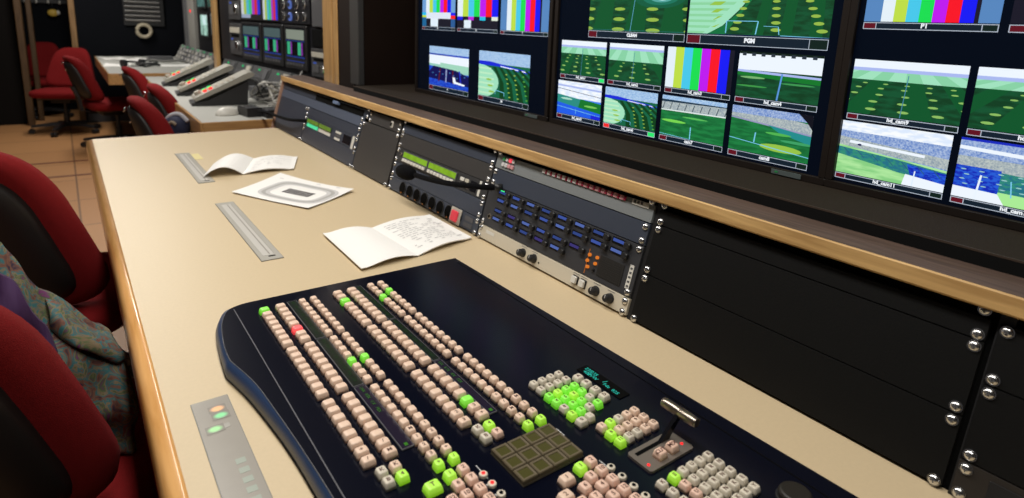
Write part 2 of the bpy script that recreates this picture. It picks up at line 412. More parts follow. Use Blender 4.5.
MB().box(.412, .440, .008, .034, .003, .004, black_gloss, .001).build('display_window', t)
MB().box(.4485, .457, .004, .041, .003, .0038, white_plastic).build('label_strip', t)
panel('blank_panel', 'dark blue blank plate just above the row of round power sockets', 'rack panel', Y2, U, U, plate_blue, W2)
t = panel('power_strip', 'black rack power strip with a row of round sockets and a red switch', 'power strip', Y2, 0, U, plate_blue, W2)
copper = mat('copper_contact', (.55, .20, .04), .4, .3)
for i in range(8):
    x = .090+i*.0433
    s_ = MB(); s_.cyl((x, .0235), .0185, .003, .0055, black_plastic, 24, bev=.001); s_.cyl((x, .0235), .0165, .0056, .0058, dark_slot, 24)
    s_.box(x-.0035, x+.0035, .0080, .0110, .0058, .0066, copper, .0008)
    s_.build('power_socket', t)
sw = MB().box(.362, .410, .003, .0425, .003, .0065, cream_plastic, .0015); sw = sw.build('switch_housing', t)
MB().box(.371, .400, .009, .036, .0065, .011, mat('red_switch_lit', (.7, .05, .07), .3, emit=(1, .05, .09), estr=.28), .002).build('rocker', sw)
MB().box(.425, .462, .010, .020, .003, .004, grey_plastic).box(.425, .462, .025, .036, .003, .004, grey_plastic).build('label_strip', t)

# bay 1 : narrow plain plate, half-width display panel, far plates, upper strips
WY1 = 1.910
panel('blank_panel', 'plain dark square plate between the two panels with green displays', 'rack panel', WY1, 0, .167, plate_grey, WY1-1.640)
t = panel('switch_panel', 'small dark plate with one white rocker switch under the ledge', 'rack panel', 1.8700, .1685, .0365, plate_grey, .230)
MB().box(.165, .178, .008, .028, .003, .007, white_plastic, .001).box(.168, .175, .012, .024, .007, .010, dark_slot, .001).build('rocker', t)
Y1, W1 = 2.462, .545
t = lcd_panel('small far rack panel with dim olive displays and a mint key row', Y1, .0630, W1, .035, far=True)
k = MB()
for j in range(3): k.box(.345, .395, .004+j*.012, .012+j*.012, .003, .005, white_plastic if j != 1 else grey_plastic, .001)
k.box(.42, .49, .006, .036, .003, .004, black_gloss); k.build('key_cluster', t)
MB().box(.50, .518, -.002, .042, .003, .004, white_plastic).build('label_strip', t)
panel('blank_panel', 'dark blue-grey blank plate over the dim olive displays', 'rack panel', Y1, .0630+U, .1425-.0630-U, plate_blue, W1)
panel('blank_panel', 'dark blank plate at the desk under the dim olive displays', 'rack panel', Y1, 0, .0630, plate_blue, W1)
panel('blank_panel', 'farthest dark plate at the end of the console beside the wooden cheek', 'rack panel', 2.842, 0, .1430, plate_blue, 2.842-2.467, 'R')
panel('blank_panel', 'pale blue-grey blank strip running along the far console end', 'rack panel', 2.842, .1435, .0340, plate_light, 2.842-1.915, 'R')
t = panel('recess_panel', 'dark top strip with a long open slot at the far console end', 'rack panel', 2.842, .1780, .0270, plate_blue, 2.842-1.880, 'R')
MB().box(.44, .92, .001, .0225, .0031, .0036, dark_slot).build('slot', t)
MB().box(.655, .700, .012, .023, .003, .016, mat('pale_blue_plug', (.16, .22, .36), .4), .002).build('plug', t)

# ------------------------------------------------------------------ wooden ledge and monitor shelf
led = thing('wooden_ledge', 'dark veneered ledge with a pale oak front edge above the rack panels', 'ledge', (.83, 1.25, D+.2075))
MB().box(-.0345, .035, -1.60, 1.590, 0, .0235, ledge_top, .0006).box(.035, .062, .932, 1.590, 0, .0235, ledge_top).build('ledge_board', led)
prof = [(-.040, .003), (-.037, 0), (-.0347, 0), (-.0347, .0233), (-.0393, .0233), (-.040, .0226)]
MB().loft([[(x, y, z) for x, z in prof] for y in (-1.60, 1.592)], oak_ledge).build('oak_nosing', led)
shf = thing('monitor_shelf', 'dark felt covered shelf carrying the large wall monitors', 'shelf', (.95, 1.25, D+.205))
MB().box(-.0845, .285, -1.62, .926, 0, .043, blackgap, .0015).build('shelf_board', shf)
MB().box(-.083, .285, -1.62, .926, .0432, .0448, shelf_cloth).build('felt_top', shf)
MB().box(-.0848, -.083, -1.62, .926, .0425, .0452, mat('brown_lip', (.045, .028, .018), .6)).build('lip', shf)

# ------------------------------------------------------------------ wall monitors with their pictures
E_ = {}
def ec(r, g, b, s=1.0):
    k = 'screen_%02x%02x%02x' % (r, g, b)
    lin = lambda c: ((c/255+.055)/1.055)**2.4 if c > 10 else c/255/12.92
    return emis(k, (lin(r), lin(g), lin(b)), 1.0)
WHITE = ec(238, 246, 255); PALEGR = ec(160, 226, 190); LIME = ec(150, 196, 70); PALELIME = ec(170, 235, 150)
DKGR = ec(2, 62, 22); DKGR2 = ec(5, 84, 40); MIDGR = ec(14, 118, 40); TEALGR = ec(14, 100, 66); DARK = ec(2, 26, 10)
LAV = ec(170, 185, 240); BLUE = ec(20, 40, 215); SKYB = ec(62, 130, 235); CYL = ec(120, 200, 235); NAVY = ec(6, 8, 80); SPOT = ec(150, 186, 72)
crowd_b = emis_noise('crowd_blue', (.10, .22, .60), (.50, .62, .85), 420, .9, (1, 1, 1), .3, .7)
crowd_g = emis_noise('crowd_grey', (.26, .34, .42), (.60, .66, .62), 420, .9, (1, 1, 1), .3, .7)
crowd_c = emis_noise('crowd_cyan', (.16, .36, .72), (.60, .78, .95), 380, .95, (1, 2, 1), .3, .7)
seat_t = emis_noise('seats_teal', (.02, .20, .30), (.04, .34, .22), 120, .8, (1, 2, 1))
seat_b = emis_noise('seats_blue', (.005, .02, .50), (.02, .12, .75), 150, .9, (1, 2, 1))
white_soft = emis_noise('white_stand', (.72, .82, .98), (.95, .98, 1.0), 60, 1.0, (1, 3, 1))
grassd = emis_noise('grass_dark', (.002, .045, .012), (.004, .085, .028), 30, 1.0, (1, 4, 1))
grassm = emis_noise('grass_mid', (.004, .13, .03), (.010, .21, .05), 30, 1.0, (1, 5, 1))
grassl = emis_noise('grass_light', (.24, .62, .22), (.42, .80, .34), 25, 1.0, (1, 5, 1))
def clip(poly):
    for ax, sgn, lim in ((0, 1, 0), (0, -1, -1), (1, 1, 0), (1, -1, -1)):
        out = []
        for i in range(len(poly)):
            a, b_ = poly[i], poly[(i+1) % len(poly)]
            da, db = sgn*a[ax]-lim, sgn*b_[ax]-lim
            if da >= 0: out.append(a)
            if (da >= 0) != (db >= 0):
                k = da/(da-db); out.append((a[0]+(b_[0]-a[0])*k, a[1]+(b_[1]-a[1])*k))
        poly = out
        if len(poly) < 3: return []
    return poly
class Pic:
    """picture in a window of the screen; u to the right, v downwards, both 0..1"""
    def __init__(s, x0, x1, ytop, ybot, v0=0.0): s.v0 = v0; s.mb = MB(); s.b = (x0, x1, ytop, ybot); s.z = .0012
    def poly(s, pts, m):
        p = clip([(u, s.v0+(1-s.v0)*v) for u, v in pts])
        if not p: return
        x0, x1, yt, yb = s.b; s.z += .000012
        q = [(x0+(x1-x0)*u, yt+(yb-yt)*v, s.z) for u, v in p]
        a = sum(q[i][0]*q[(i+1) % len(q)][1]-q[(i+1) % len(q)][0]*q[i][1] for i in range(len(q)))
        s.mb.quad(q if a > 0 else q[::-1], m)
    def rect(s, u0, u1, v0, v1, m): s.poly([(u0, v0), (u1, v0), (u1, v1), (u0, v1)], m)
    def ell(s, u, v, a, b_, m, n=14): s.poly([(u+a*math.cos(2*PI*i/n), v+b_*math.sin(2*PI*i/n)) for i in range(n)], m)
    def line(s, u0, v0, u1, v1, w, m):
        d = math.hypot(u1-u0, v1-v0); nx, ny = -(v1-v0)/d*w/2, (u1-u0)/d*w/2
        s.poly([(u0+nx, v0+ny), (u1+nx, v1+ny), (u1-nx, v1-ny), (u0-nx, v0-ny)], m)
def p_bars(p, kind):
    cols = [ec(228, 240, 248), ec(190, 222, 70), ec(70, 200, 235), ec(20, 222, 80), ec(190, 20, 240), ec(250, 14, 34), ec(16, 20, 245)]
    if kind == 'left':            # bars with the lower patches, blue-grey borders
        p.rect(0, 1, 0, 1, ec(20, 20, 34)); p.rect(0, 1, 0, .66, ec(110, 160, 215))
        for i, c in enumerate(cols): p.rect(.12+i*.108, .12+(i+1)*.108, 0, .50, c)
        p.rect(0, 1, .50, .60, ec(222, 232, 245)); p.rect(0, .13, .50, .60, ec(30, 190, 240)); p.rect(.87, 1, .50, .60, ec(26, 30, 240))
        p.rect(0, .13, .60, .68, ec(200, 226, 50)); p.rect(.13, .87, .60, .72, ec(222, 232, 245)); p.rect(.87, 1, .60, .72, ec(250, 30, 30))
        p.rect(0, .13, .68, 1, ec(24, 100, 150)); p.rect(.88, 1, .72, 1, ec(40, 90, 150)); p.rect(.27, .50, .72, 1, ec(226, 240, 250))
    elif kind == 'mid':
        p.rect(0, 1, 0, 1, ec(20, 18, 34))
        for i, c in enumerate(cols): p.rect(i*.1428, (i+1)*.1428, 0, .62, c)
        for i, c in enumerate([ec(20, 24, 230), ec(20, 18, 34), ec(190, 30, 220), ec(20, 18, 34), ec(30, 190, 225), ec(20, 18, 34), ec(226, 236, 220)]): p.rect(i*.1428, (i+1)*.1428, .62, .74, c)
        p.rect(.18, .36, .74, 1, ec(226, 240, 250))
    elif kind == 'wide':
        p.rect(0, 1, 0, 1, ec(86, 134, 190)); p.rect(.14, .86, 0, 1, ec(22, 18, 40))
        for i, c in enumerate(cols): p.rect(.14+i*.0985, .14+(i+1)*.0985, 0, 1, c)
    else:
        p.rect(0, 1, 0, 1, ec(18, 18, 34))
        for i, c in enumerate(cols): p.rect(i*.142*.94, (i+1)*.142*.94, 0, 1, c)
def p_field(p, sky=.16, mid=.40, cx=.5, rows=5, cols=4, big=1.0, seed=1):
    """mown pitch with converging stripes and rows of pale round patches"""
    p.rect(0, 1, 0, 1, grassd); p.rect(0, 1, 0, sky, WHITE); p.rect(0, 1, sky, sky+.06, LAV); p.rect(0, 1, sky+.06, mid, PALEGR)
    for i in range(-4, 5):
        a0 = cx+i*.22; a1 = cx+i*.22+.11
        lo = lambda a: cx+(a-cx)*2.6
        p.poly([(a0, sky+.06), (a1, sky+.06), (cx+(a1-cx)*1.4, mid), (cx+(a0-cx)*1.4, mid)], ec(136, 210, 165))
        p.poly([(cx+(a0-cx)*1.4, mid), (cx+(a1-cx)*1.4, mid), (lo(a1), 1), (lo(a0), 1)], DKGR2)
    for r in range(rows):
        v = mid+.06+(1-mid)*(r/rows)**1.25*.98; s_ = .45+.75*(v-mid)/(1-mid)
        for c in range(cols):
            u = cx+(c-(cols-1)/2)*.24*(.75+.6*(v-mid)/(1-mid))+.02*((r+seed) % 2)
            p.ell(u, v, .048*s_*big, .022*s_*big, ec(140, 188, 96))
    p.line(cx+.02, sky+.1, cx, 1, .008, ec(70, 130, 160))
def p_big_field(p):
    p.rect(0, 1, -.9, 1, grassd)
    for i in range(3): p.poly([(.20+i*.32, -.9), (.30+i*.32, -.9), (.26+i*.36, 1), (.05+i*.36, 1)], DKGR2)
    p.ell(.74, -.02, .24, .30, ec(10, 92, 62), 24); p.ell(.75, -.03, .17, .21, ec(24, 116, 92), 24); p.ell(.76, -.04, .11, .14, ec(84, 165, 158), 20); p.ell(.77, -.05, .06, .10, ec(170, 220, 220), 16)
    for r, v in enumerate((-.35, -.05, .30, .62, .95)):
        for c in range(4): p.ell(.04+c*.31+.02*r*(c-1.2)*.6, v, .045+.006*r, .035+.008*r, SPOT)
    p.line(.50, 0, .47, 1, .006, ec(90, 160, 190)); p.line(0, .97, 1, .97, .012, ec(40, 110, 120))
def p_pgm(p):
    p.rect(0, 1, -.8, 1, grassd)
    p.poly([(0, -.8), (.62, -.8), (.50, -.2), (.40, .30), (.28, .75), (.16, 1.0), (0, 1.0)], PALEGR)
    for k in range(8): p.poly([(0, -.2+k*.16), (.46-k*.045, -.2+k*.16), (.44-k*.045, -.13+k*.16), (0, -.13+k*.16)], ec(140, 212, 160))
    for k in range(5): p.poly([(.18+.02*k, -.1+k*.2), (.30-.01*k, -.1+k*.2), (.27-.02*k, .0+k*.2), (.14+.02*k, .0+k*.2)], LIME)
    p.poly([(.50, -.3), (.55, -.3), (.30, 1), (.16, 1), (.30, .72), (.42, .28)], ec(12, 112, 60))
    for i in range(3): p.poly([(.60+i*.14, -.8), (.66+i*.14, -.8), (.58+i*.19, 1), (.50+i*.19, 1)], DKGR2)
    for c in range(3):
        for r in range(7): p.ell(.47+c*.17+(.02*r*(c-.8)), -.25+r*.18, .022+.002*r, .028+.003*r, SPOT)
    p.line(.31, .62, .31, .95, .008, CYL); p.line(.31, .62, .54, .62, .018, CYL); p.line(.54, .62, .53, .96, .008, CYL)
    p.line(.68, .75, .69, .95, .006, CYL); p.line(.58, .74, .68, .75, .012, CYL); p.line(.70, .97, 1, .99, .016, CYL)
    p.rect(0, 1, .985, 1, NAVY)
def p_curve(p, spots=True):
    p.rect(0, 1, 0, 1, TEALGR); p.rect(0, 1, 0, .26, crowd_c)
    p.poly([(0, .22), (.25, .22), (1, .34), (1, .40), (.4, .31), (0, .31)], BLUE); p.line(.45, .30, .95, .36, .02, WHITE)
    for k in range(6): p.poly([(.30+.12*k, .33), (.36+.12*k, .33), (.52+.16*k, .65), (.55+.18*k, 1), (.45+.18*k, 1), (.44+.15*k, .62)], DKGR)
    p.ell(.02, .67, .40, .37, PALEGR, 24)
    for k in range(6): p.rect(0, .34-abs(k-2.5)*.03, .36+k*.11, .40+k*.11, ec(190, 236, 196))
    for k in range(3): p.ell(.22+.03*k, .62+.13*k, .06, .022, LIME)
    for c in range(3):
        for r in range(6): p.ell(.57+c*.16+.015*r, .46+r*.095, .020, .013, SPOT if c < 2 else ec(90, 170, 60))
    p.line(.36, .83, .54, .86, .014, CYL); p.line(.36, .83, .36, .92, .008, CYL); p.line(.54, .86, .54, .94, .008, CYL)
def p_blue(p):
    p.rect(0, 1, 0, 1, seat_b); p.rect(0, 1, 0, .18, crowd_c); p.line(0, .19, 1, .25, .012, NAVY); p.rect(0, 1, .22, .46, WHITE)
    p.poly([(0, .44), (1, .48), (1, .62), (.75, .62), (.4, .52), (0, .50)], ec(150, 205, 190)); p.poly([(.3, .40), (1, .42), (1, .58), (.30, .53)], ec(160, 215, 190))
    p.poly([(.12, .50), (.70, .55), (1, .66), (1, .90), (.0, .82), (0, .66)], NAVY)
    for k, c in enumerate((ec(90, 16, 20), ec(150, 160, 210), ec(90, 16, 20), ec(26, 40, 190))): p.line(.30+k*.16, .55, .26+k*.19, .88, .03, c)
    for k in range(10): p.ell(.10+.09*k, .68+.06*math.sin(k*2.1), .018, .014, ec(60, 120, 180))
    p.poly([(.62, .72), (.68, .72), (.70, .82), (.92, .86), (.90, .90), (.64, .87)], WHITE)
def p_teal(p):
    p.rect(0, 1, 0, 1, SKYB); p.rect(0, 1, 0, .48, white_soft); p.line(0, .14, 1, .18, .05, LAV); p.line(0, .24, 1, .36, .015, NAVY)
    p.poly([(0, .42), (1, .55), (1, .82), (0, .66)], ec(40, 140, 130)); p.poly([(.55, .48), (1, .54), (1, .82), (.5, .74)], MIDGR); p.ell(.22, .53, .14, .03, ec(170, 220, 200)); p.ell(.78, .66, .15, .03, ec(120, 200, 90))
    p.poly([(0, .66), (1, .82), (1, 1), (0, 1)], ec(30, 92, 232)); p.line(0, .78, 1, .90, .016, CYL); p.line(.45, .80, .45, .94, .010, CYL); p.poly([(.8, .88), (1, .9), (1, 1), (.8, 1)], ec(22, 34, 215))
def p_white_top(p):
    p.rect(0, 1, 0, 1, grassd); p.rect(0, 1, 0, .40, WHITE); p.rect(0, 1, 0, .05, DARK)
    for k in range(8): p.rect(.04+k*.12, .09+k*.12, .02, .09, ec(40, 50, 60))
    p.line(0, .42, 1, .47, .05, LAV); p.poly([(0, .45), (1, .49), (1, .60), (0, .52)], MIDGR); p.ell(.2, .56, .16, .025, ec(120, 180, 110)); p.ell(.75, .63, .2, .02, ec(60, 150, 80)); p.ell(.2, .75, .2, .02, ec(60, 150, 70))
    p.line(.56, .43, .53, 1, .02, ec(90, 150, 220))
def p_stand_green(p):
    p.rect(0, 1, 0, 1, grassm); p.rect(0, 1, 0, .10, crowd_c); p.rect(0, 1, .10, .16, ec(20, 50, 70)); p.poly([(0, .16), (1, .12), (1, .32), (0, .34)], crowd_g)
    for k in range(9): p.line(.05+k*.12, .16, .02+k*.12, .34, .012, ec(50, 70, 80))
    p.line(0, .36, 1, .33, .03, ec(225, 235, 235)); p.ell(.22, .62, .20, .035, ec(120, 215, 80)); p.ell(.55, .48, .2, .02, ec(90, 190, 90)); p.line(.50, .70, .50, 1, .016, CYL); p.line(0, .97, .5, 1.0, .012, CYL)
def p_stadium(p):
    p.rect(0, 1, 0, 1, grassm); p.rect(0, 1, 0, .16, crowd_b); p.poly([(0, .16), (.8, .16), (1, .20), (1, .42), (0, .24)], crowd_g); p.poly([(.80, -.05), (1, -.05), (1, .30), (.93, .15)], ec(4, 6, 20))
    p.line(0, .26, 1, .42, .03, ec(150, 150, 190)); p.poly([(.48, .33), (1, .44), (1, .62), (.62, .46)], ec(30, 140, 140)); p.ell(.62, .50, .16, .03, ec(80, 180, 80)); p.ell(.66, .80, .26, .08, LIME); p.ell(.85, .62, .2, .03, ec(60, 160, 100))
    p.line(0, .73, 1, .88, .016, CYL); p.line(.34, .54, .33, .76, .016, CYL)
def p_stand_pale(p):
    p.rect(0, 1, 0, 1, grassl); p.rect(0, 1, 0, .22, white_soft); p.poly([(0, .18), (1, .20), (1, .62), (0, .46)], crowd_b); p.poly([(0, .30), (1, .42), (1, .60), (0, .46)], crowd_g); p.line(.1, .38, .8, .44, .05, WHITE)
    p.poly([(0, .50), (.6, .58), (1, .66), (1, .86), (.60, .80), (0, .64)], seat_t); p.poly([(.66, .62), (1, .68), (1, .88), (.70, .80)], seat_b)
    for k in range(7): p.line(.05+k*.14, .52+k*.02, .12+k*.14, .62+k*.025, .010, ec(40, 90, 120))
    p.poly([(.66, .80), (1, .86), (1, 1), (.64, 1)], WHITE); p.line(.74, .72, .73, 1, .012, ec(225, 240, 255)); p.ell(.20, .42, .02, .02, NAVY)
def p_stand_blue(p):
    p.rect(0, 1, 0, 1, PALELIME); p.rect(0, 1, 0, .10, ec(20, 40, 190)); p.rect(0, 1, .04, .34, crowd_b); p.line(0, .16, 1, .22, .06, WHITE); p.rect(0, 1, .30, .50, crowd_g)
    p.poly([(0, .46), (1, .54), (1, .82), (0, .80)], seat_t); p.poly([(0, .46), (.34, .46), (.34, .84), (0, .82)], seat_b)
    for r in range(4):
        for c in range(7): p.ell(.06+c*.14+.03*(r % 2), .52+r*.08, .022, .010, ec(150, 200, 200))
    p.poly([(0, .82), (.34, .84), (.40, 1), (0, 1)], WHITE); p.line(.20, .58, .18, 1, .016, ec(235, 245, 255)); p.line(.42, .6, .44, .86, .010, CYL)

frame_w = ec(176, 186, 200); bar_dk = ec(10, 28, 42); tred = ec(96, 8, 26); tgreen_off = ec(6, 30, 22)
def window(par, x0, x1, yt, yb, kind, text, lb=None, red=False, green=False, args=(), v0=0.0):
    """one window of the multi-picture screen: picture + name strip"""
    p = Pic(x0, x1, yt, yb, v0); kind(p, *args)
    o = p.mb.build('picture_window', par)
    a, b_ = yb-.0012, yb-.0115 if lb is None else lb
    h = a-b_; m = MB(); z = .0013
    m.rect(x0, x1, b_, a, z, frame_w); w = x1-x0; e = .0011; r = h*1.75
    m.rect(x0+e, x0+r, b_+e, a-e, z+.00002, ec(245, 40, 40) if red else tred)
    m.rect(x0+r+e, x1-r-e, b_+e, a-e, z+.00002, bar_dk)
    m.rect(x1-r, x1-e, b_+e, a-e, z+.00002, ec(40, 235, 110) if green else tgreen_off)
    if text: m.text(text, h*(.90 if h < .012 else .60), (x0+x1)/2-.002, (a+b_)/2+.0008, z+.00005, ec(240, 245, 250), bold=.004*h/.01*.1)
    m.build('name_strip', o)
    return o

bez = mat('bezel_dark_brown', (.013, .009, .007), .45, spec=.3)
scr_blk = mat('screen_glass', (.003, .005, .010), .15, spec=.12, emit=(.0001, .0008, .0035), estr=1.0)
ZB = D+.2500
def monitor(label, yleft, width):
    M = frame((1.012, yleft, ZB), (0, -1, 0), (0, 0, 1), (-1, 0, 0))
    t = thing('wall_monitor', label, 'monitor', M=M)
    H = .440
    f = MB(); bz = .0125
    f.box(0, width, 0, bz, -.045, .008, bez, .0015); f.box(0, width, H-bz, H, -.045, .008, bez, .0015)
    f.box(0, bz, bz, H-bz, -.045, .008, bez, .0015); f.box(width-bz, width, bz, H-bz, -.045, .008, bez, .0015)
    f.box(.004, width-.004, .004, H-.004, -.060, -.004, black_plastic, .004)
    f.build('frame', t)
    s_ = MB().box(bz-.001, width-bz+.001, bz-.001, H-bz+.001, -.004, .001, scr_blk)
    s_ = s_.build('screen', t)
    MB().box(width-.095, width-.040, .002, .0105, .008, .0095, mat('status_strip', (.09, .11, .11), .3), .0006).box(width-.088, width-.082, .005, .008, .0095, .0100, mat('tiny_green', (.03, .25, .08), .4)).build('status_strip', t)
    return t, s_
def win(s_, yl, yleft, yright, zt, zb, kind, text, lb=None, **k): return window(s_, yl-yleft, yl-yright, D+zt-ZB, D+zb-ZB, kind, text, D+lb-ZB if lb else None, **k)
YL = 1.952
m1, s1 = monitor('leftmost large monitor with three colour bar windows over two stadium windows', YL, .745)
win(s1, YL, 1.910, 1.692, .600, .4795, p_bars, 'A', args=('left',), v0=.25)
win(s1, YL, 1.678, 1.456, .600, .4795, p_bars, 'B', args=('mid',), v0=.25)
win(s1, YL, 1.442, 1.228, .600, .4785, p_bars, '1', args=('wide',), v0=.25)
win(s1, YL, 1.857, 1.605, .415, .285, p_blue, '9', .269)
win(s1, YL, 1.547, 1.297, .416, .284, p_curve, '20', .268)
YL = 1.198
m2, s2 = monitor('middle large monitor filled with football pitch windows', YL, .719)
win(s2, YL, 1.078, .798, .648, .489, p_big_field, 'CLEAN', .472, v0=.57)
win(s2, YL, .792, .509, .648, .490, p_pgm, 'PGM', .471, v0=.57)
for i, (k, tx, g, a) in enumerate(((p_field, 'hd_cam1', True, (.14, .38, .48, 5, 4)), (p_field, 'hd_cam2', False, (.11, .46, .47, 4, 3)), (p_bars, 'hd_cam3', False, ('plain',)), (p_white_top, 'hd_cam4', False, ()))):
    y0 = 1.1715-i*.1675
    win(s2, YL, y0, y0-.157, .462, .380, k, tx, .3685, green=g, args=a)
for i, (k, tx, r, g) in enumerate(((p_teal, 'hd_cam5', False, False), (p_curve, 'hd_cam6', True, True), (p_stand_green, 'cam7', False, False), (p_stadium, 'cam8', False, False))):
    y0 = 1.1765-i*.1685
    win(s2, YL, y0, y0-.156, .3625, .2795, k, tx, .2675, red=r, green=g)
YL = .4800
m3, s3 = monitor('rightmost large monitor with the colour bars above pale stadium windows', YL, .735)
win(s3, YL, .459, .286, .648, .519, p_bars, 'P1', .5075, args=('wide',))
win(s3, YL, .275, .102, .648, .519, p_bars, 'P2', .5075, args=('mid',))
for i in range(4):
    y0 = .463-i*.164
    win(s3, YL, y0, y0-.154, .461, .377, p_field, 'hd_cam%d' % (9, 10, 13, 14)[i], .3665, args=((.14, .36, .50, 5, 5), (.14, .34, .72, 5, 5), (.14, .36, .4, 5, 4), (.14, .36, .5, 5, 4))[i])
    win(s3, YL, y0+.004, y0-.150, .363, .2785, (p_stand_pale, p_stand_blue, p_stadium, p_curve)[i], 'hd_cam%d' % (11, 12, 15, 16)[i], .2685)

# ------------------------------------------------------------------ vision mixer (switcher panel)
OX, OY = .40, .60
mix = thing('vision_mixer', 'glossy navy black vision mixer panel with hundreds of small lit buttons', 'vision mixer', (OX, OY, D))
ZT = .025
def catmull(P, k=6):
    out = []
    for i in range(len(P)-1):
        p0, p1, p2, p3 = P[max(i-1, 0)], P[i], P[i+1], P[min(i+2, len(P)-1)]
        for j in range(k):
            t = j/k
            out.append(tuple(.5*(2*p1[a]+(p2[a]-p0[a])*t+(2*p0[a]-5*p1[a]+4*p2[a]-p3[a])*t*t+(3*p1[a]-p0[a]-3*p2[a]+p3[a])*t**3) for a in (0, 1)))
    out.append(P[-1]); return out
inn = [(.215, 1.003), (.195, 1.000), (.176, .987), (.160, .945), (.1500, .880), (.1480, .831), (.1625, .760), (.1685, .690), (.1735, .610), (.177, .520), (.179, .40), (.180, .12)]
outl = [(.215, 1.006), (.192, 1.005), (.168, .993), (.151, .948), (.1435, .884), (.1400, .828), (.1530, .762), (.1620, .690), (.1680, .620), (.1705, .540), (.173, .40), (.174, .12)]
inn = catmull(inn[:6])[:-1]+catmull(inn[5:]); outl = catmull(outl[:6])[:-1]+catmull(outl[5:])
body = MB(); n = len(inn)
V = []
L3 = [[(x-OX, y-OY, ZT) for x, y in inn], [(x*.45+X*.55-OX, y*.45+Y*.55-OY, ZT-.0025) for (x, y), (X, Y) in zip(inn, outl)], [(X-OX, Y-OY, .012) for X, Y in outl], [(X+.002-OX, Y-OY, 0) for X, Y in outl]]
body.loft(L3, mixer_edge, caps=(False, False), closed=False, smooth=True)
RC, RF = (.607, .998), (.6290, .12)        # right back corner, right front corner
poly = [(x-OX, y-OY, ZT) for x, y in inn] + [(RF[0]-OX, RF[1]-OY, ZT), (RC[0]-OX, RC[1]-OY, ZT)]
body.quad(poly, mixer_body)
for (xa, ya), (xb, yb) in ((RF, RC), (RC, inn[0]), (inn[-1], RF)):
    body.loft([[(xa-OX, ya-OY, 0), (xb-OX, yb-OY, 0)], [(xa-OX, ya-OY, ZT), (xb-OX, yb-OY, ZT)]], mixer_body, caps=(False, False), closed=False)
body.build('body', mix)
se = MB()
se.box(.1855-OX, .1868-OX, .13-OY, .988-OY, ZT, ZT+.0008, seam_grey)
se.build('left_seam', mix)
se = MB().box(.5985-OX, .6005-OX, .13-OY, .975-OY, ZT-.0005, ZT+.0003, dark_slot); se.build('right_seam', mix)
fr = MB(); fr.tube([(x-OX, y-OY, ZT) for x, y in inn[14:]], .0007, seam_grey, 6); fr.build('edge_line', mix)

def cap_mb(w, d, h, m, txt=None, leg=None):
    mb = MB(); R = []
    def rr(hw, hd, r, z):
        pts = []
        for cx, cy, a0 in ((hw-r, hd-r, 0), (-hw+r, hd-r, PI/2), (-hw+r, -hd+r, PI), (hw-r, -hd+r, 1.5*PI)):
            for i in range(4): a = a0+PI/2*i/3; pts.append((cx+r*math.cos(a), cy+r*math.sin(a), z))
        return pts
    hw, hd = w/2, d/2
    R = [rr(hw, hd, .0012, 0), rr(hw*.95, hd*.95, .0016, h*.45), rr(hw*.84, hd*.84, .002, h*.88), rr(hw*.74, hd*.74, .002, h), rr(hw*.4, hd*.4, .001, h*.985)]
    mb.loft(R, m, smooth=True)
    if txt: mb.text(txt, min(w, d)*.58, 0, 0, h+.0001, leg or legend, rot=0, bold=.00018)
    return mb
CAPS = {}
def cap_mesh(w, d, h, m, txt=None):
    k = (round(w, 4), round(d, 4), m.name, txt)
    if k not in CAPS: CAPS[k] = cap_mb(w, d, h, m, txt).mesh('button')
    return CAPS[k]
BTN = []       # (x, y, width, depth, material, legend)
def idx_y(i, wide=True):
    if not wide and i >= 16: return .652-.0164*(i-16)
    return (.942-.0174*i) if i < 8 else (.7975-.0173*(i-8)) if i < 16 else (.652-.0169*(i-16)) if i < 24 else (.5187-.0152*(i-24))
lit = {(0, 0): cap_green, (1, 5): cap_red, (4, 2): cap_green, (6, 3): cap_green, (7, 2): cap_green, (2, 26): cap_lime, (3, 26): cap_lime, (6, 26): cap_lime, (7, 26): cap_lime, (5, 21): cap_green, (2, 12): cap_green, (3, 12): cap_green}
for c, x in enumerate((.2222, .2472, .2820, .3005, .3417, .3665, .4014, .4205)):
    wide = c in (0, 1, 4, 5)
    for i in range(24 if wide else 27):
        m = lit.get((c, i), cap_pink)
        t = None
        if i >= 22: t = ('M', '1', '2', '3', '+', '/')[(c+i) % 6]
        BTN.append((x, idx_y(i, wide), .0172 if wide else .0130, .0140 if i < 24 else .0130, m, t))
for (x, y, m, t) in [(.2273, .5103, cap_grey, 'K'), (.2273, .4937, cap_grey, 'B'), (.2428, .5103, cap_pink, 'K'), (.2428, .4937, cap_lime, '4'), (.3474, .5130, cap_grey, 'K'), (.3474, .4961, cap_grey, 'B'), (.3630, .5125, cap_lime, '4'), (.3630, .4961, cap_warm, 'P')]:
    BTN.append((x, y, .0142, .0148, m, t))
# block left of the display keys
BTN.append((.2613, .4632, .0195, .0165, cap_lime, 'T'))
for r in range(6):
    y = .4678-.0165*r
    for c, x in enumerate((.2838, .2998)):
        m = cap_lime if (r, c) == (0, 0) else cap_warm
        BTN.append((x, y, .0142, .0148, m, str((1, 6, 10, 11, 12, 14)[r] + c)))
    if r > 1: BTN.append((.2685, y+.002, .0142, .0148, cap_warm, str(20+r)))
